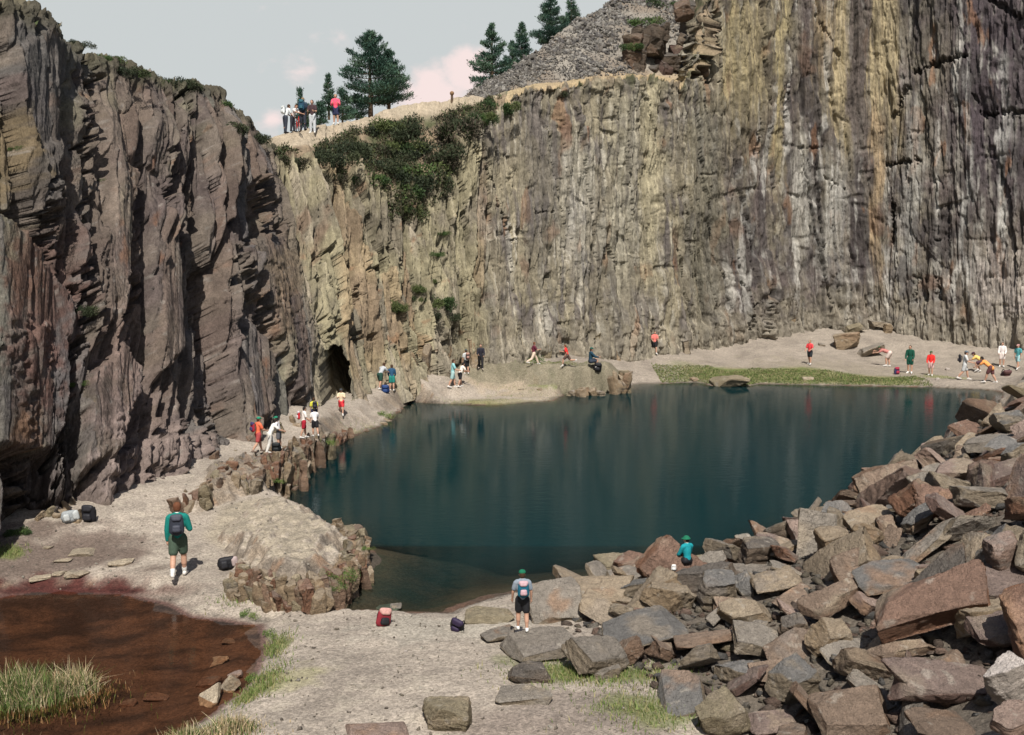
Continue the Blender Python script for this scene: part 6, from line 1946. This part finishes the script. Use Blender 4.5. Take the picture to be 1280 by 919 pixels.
# bags lying about
def bag(px, py, wpx, c1, c2, lab, pitch=0, yaw=0, roll=0, asp=1.1, c3=None):
    loc = foot(px, py)
    if loc is None: return
    w = wpx * loc.y / FPX
    backpack(loc + Vector((0, 0, w * .28 if abs(roll) > 50 else -.02)) - Vector((w * .5 if roll > 50 else 0, 0, 0)), (w * (.75 if abs(roll) > 50 else 1), w * .5, w * asp), c1, c2, lab, yaw, pitch, roll, c3)


bag(284, 713, 24, (.012, .012, .015), (.02, .02, .024), 'black rucksack lying on the gravel right of the teal-jumpered walker', 0, 10, 80, 1.1, (.35, .28, .27))
bag(478, 782, 21, (.20, .02, .03), (.015, .015, .018), 'red and black rucksack standing at the near shore', 0, 30, 12, 1.15, (.5, .28, .25))
bag(571, 786, 21, (.014, .014, .02), (.03, .02, .05), 'black and purple rucksack at the shore, nearest the boy', 30, -20, 20, 1.0)
bag(88, 654, 22, (.26, .28, .29), (.40, .42, .42), 'grey and white bag lying at the left cliff foot', 0, 10, 78, 1.0)
bag(112, 651, 20, (.012, .012, .016), (.02, .02, .025), 'black rucksack standing at the left cliff foot beside the grey bag', 8, -10, 0, 1.1)
bag(482, 490, 11, (.02, .04, .13), (.02, .05, .16), 'small blue bag on the path bend between two people', 20, 0, 0, .9)
bag(1121, 468, 8, (.03, .03, .09), (.30, .03, .06), 'navy and red bag on the far grass bank beside the green coat', 0, 20, 0, 1.2)
bag(746, 463, 11, (.012, .012, .016), (.02, .02, .024), 'black bag beside the sitting person on the peninsula', 20, 0, 10, 1.0)
bag(1256, 469, 13, (.05, .03, .04), (.10, .05, .05), 'dark bag dropped on the far shore by the white jumper', 50, 0, 0, .8)
bag(346, 563, 13, (.010, .012, .014), (.015, .018, .02), 'black holdall on the path between the stooping white figure and the green cap', 20, 0, 0, .9)
bag(842, 712, 7, (.75, .74, .72), (.7, .7, .68), 'small white bag on the rocks left of the seated person', 10, 0, 0, 1.2)


# ------------------------------------------------------------------ bicycle, marker post, small pale stones
def torus(R1, r, axis='x', n=28, m=6):
    V, F = [], []
    for i in range(n):
        a = 2 * math.pi * i / n
        for k in range(m):
            b = 2 * math.pi * k / m
            rr = R1 + r * math.cos(b)
            V.append((r * math.sin(b), rr * math.cos(a), rr * math.sin(a)))
    for i in range(n):
        for k in range(m):
            F.append((i * m + k, ((i + 1) % n) * m + k, ((i + 1) % n) * m + (k + 1) % m, i * m + (k + 1) % m))
    return np.array(V), np.array(F)


def bicycle(at, yaw):
    o = empty('bicycle', at, yaw); tag(o, 'red bicycle standing among the walkers on the skyline path', 'bicycle')
    red = simple('red_paint', (.55, .03, .03), .35); blk = cloth((.015, .015, .015), .6); mt = simple('bare_metal', (.5, .5, .5), .3)
    for y in (-.52, .52):
        v, f = torus(.30, .022)
        w = link('wheel', mesh_from('tyre', v, f, blk, True), o); w.location = (0, y, .33)
        vs, fs = [], []; off = 0
        for k in range(14):
            a = 2 * math.pi * k / 14
            tv, tf = tube([(0, 0, 0), (0, .29 * math.cos(a), .29 * math.sin(a))], [.004, .004], 4); vs.append(tv); fs.append(tf + off); off += len(tv)
        link('spokes', mesh_from('spokes', np.concatenate(vs), np.concatenate(fs), mt), w)
    def t(name, segs, mat):
        vs, fs = [], []; off = 0
        for p, r in segs:
            tv, tf = tube(p, [r] * len(p), 8); vs.append(tv); fs.append(tf + off); off += len(tv)
        return link(name, mesh_from(name, np.concatenate(vs), np.concatenate(fs), mat, True), o)
    t('frame', [([(0, -.52, .33), (0, -.08, .30)], .014), ([(0, -.52, .33), (0, -.18, .78)], .012), ([(0, -.08, .30), (0, -.2, .88)], .018), ([(0, -.18, .78), (0, .34, .82)], .018), ([(0, -.08, .30), (0, .36, .74)], .02), ([(0, .33, .92), (0, .38, .70), (0, .52, .33)], .017)], red)
    t('handlebar', [([(-.28, .30, .98), (0, .36, .96), (.28, .30, .98)], .013), ([(0, .33, .92), (0, .36, .96)], .014)], blk)
    v, f = ellipsoid((0, -.22, .92), (.07, .13, .035))
    me = bpy.data.meshes.new('saddle'); me.from_pydata([tuple(q) for q in v], [], f); me.materials.append(blk); link('saddle', me, o)
    t('pedals', [([(-.14, -.08, .16), (-.08, -.08, .16), (-.06, -.08, .30), (.06, -.08, .30), (.08, -.08, .44), (.14, -.08, .44)], .012)], mt)


loc = foot(372, 167)
if loc is not None: bicycle(loc, math.radians(205))


def post():
    loc = foot(565, 127)
    if loc is None or loc.y > 80: loc = Vector(P(565, 127, 66.5))
    o = empty('marker_post', loc); tag(o, 'short brown post standing alone on the skyline path', 'post')
    h = 12 * loc.y / FPX
    v, f = tube([(0, 0, -.1), (0, 0, h * .78)], [.09, .07], 8); link('shaft', mesh_from('shaft', v, f, MAT['bark'], True), o)
    v, f = ellipsoid((0, 0, h * .82), (.14, .14, .14)); me = bpy.data.meshes.new('cap'); me.from_pydata([tuple(q) for q in v], [], f); me.materials.append(cloth((.22, .13, .07))); link('cap', me, o)


post()
for k, (px, py, w, lab) in enumerate([(1184, 463, 6, 'small white stone on the far bank between the red jacket and the grey cap'), (1172, 475, 5, 'white pebble at the water edge near the red jacket'), (187, 84, 5, 'white stone perched on the left skyline'), (507, 816, 5, 'white pebble on the near shore gravel')]):
    loc = foot(px, py) or foot(px, py + 6)
    if loc is None: continue
    s = w * loc.y / FPX
    me = rock_mesh('stone', (s, s * .7, s * .7), 900 + k, 'white', 7, .5)
    o = link('stone', me); o.location = loc + Vector((0, 0, s * .2)); tag(o, lab, 'stone')
bpy.data.scenes.remove(TMP)
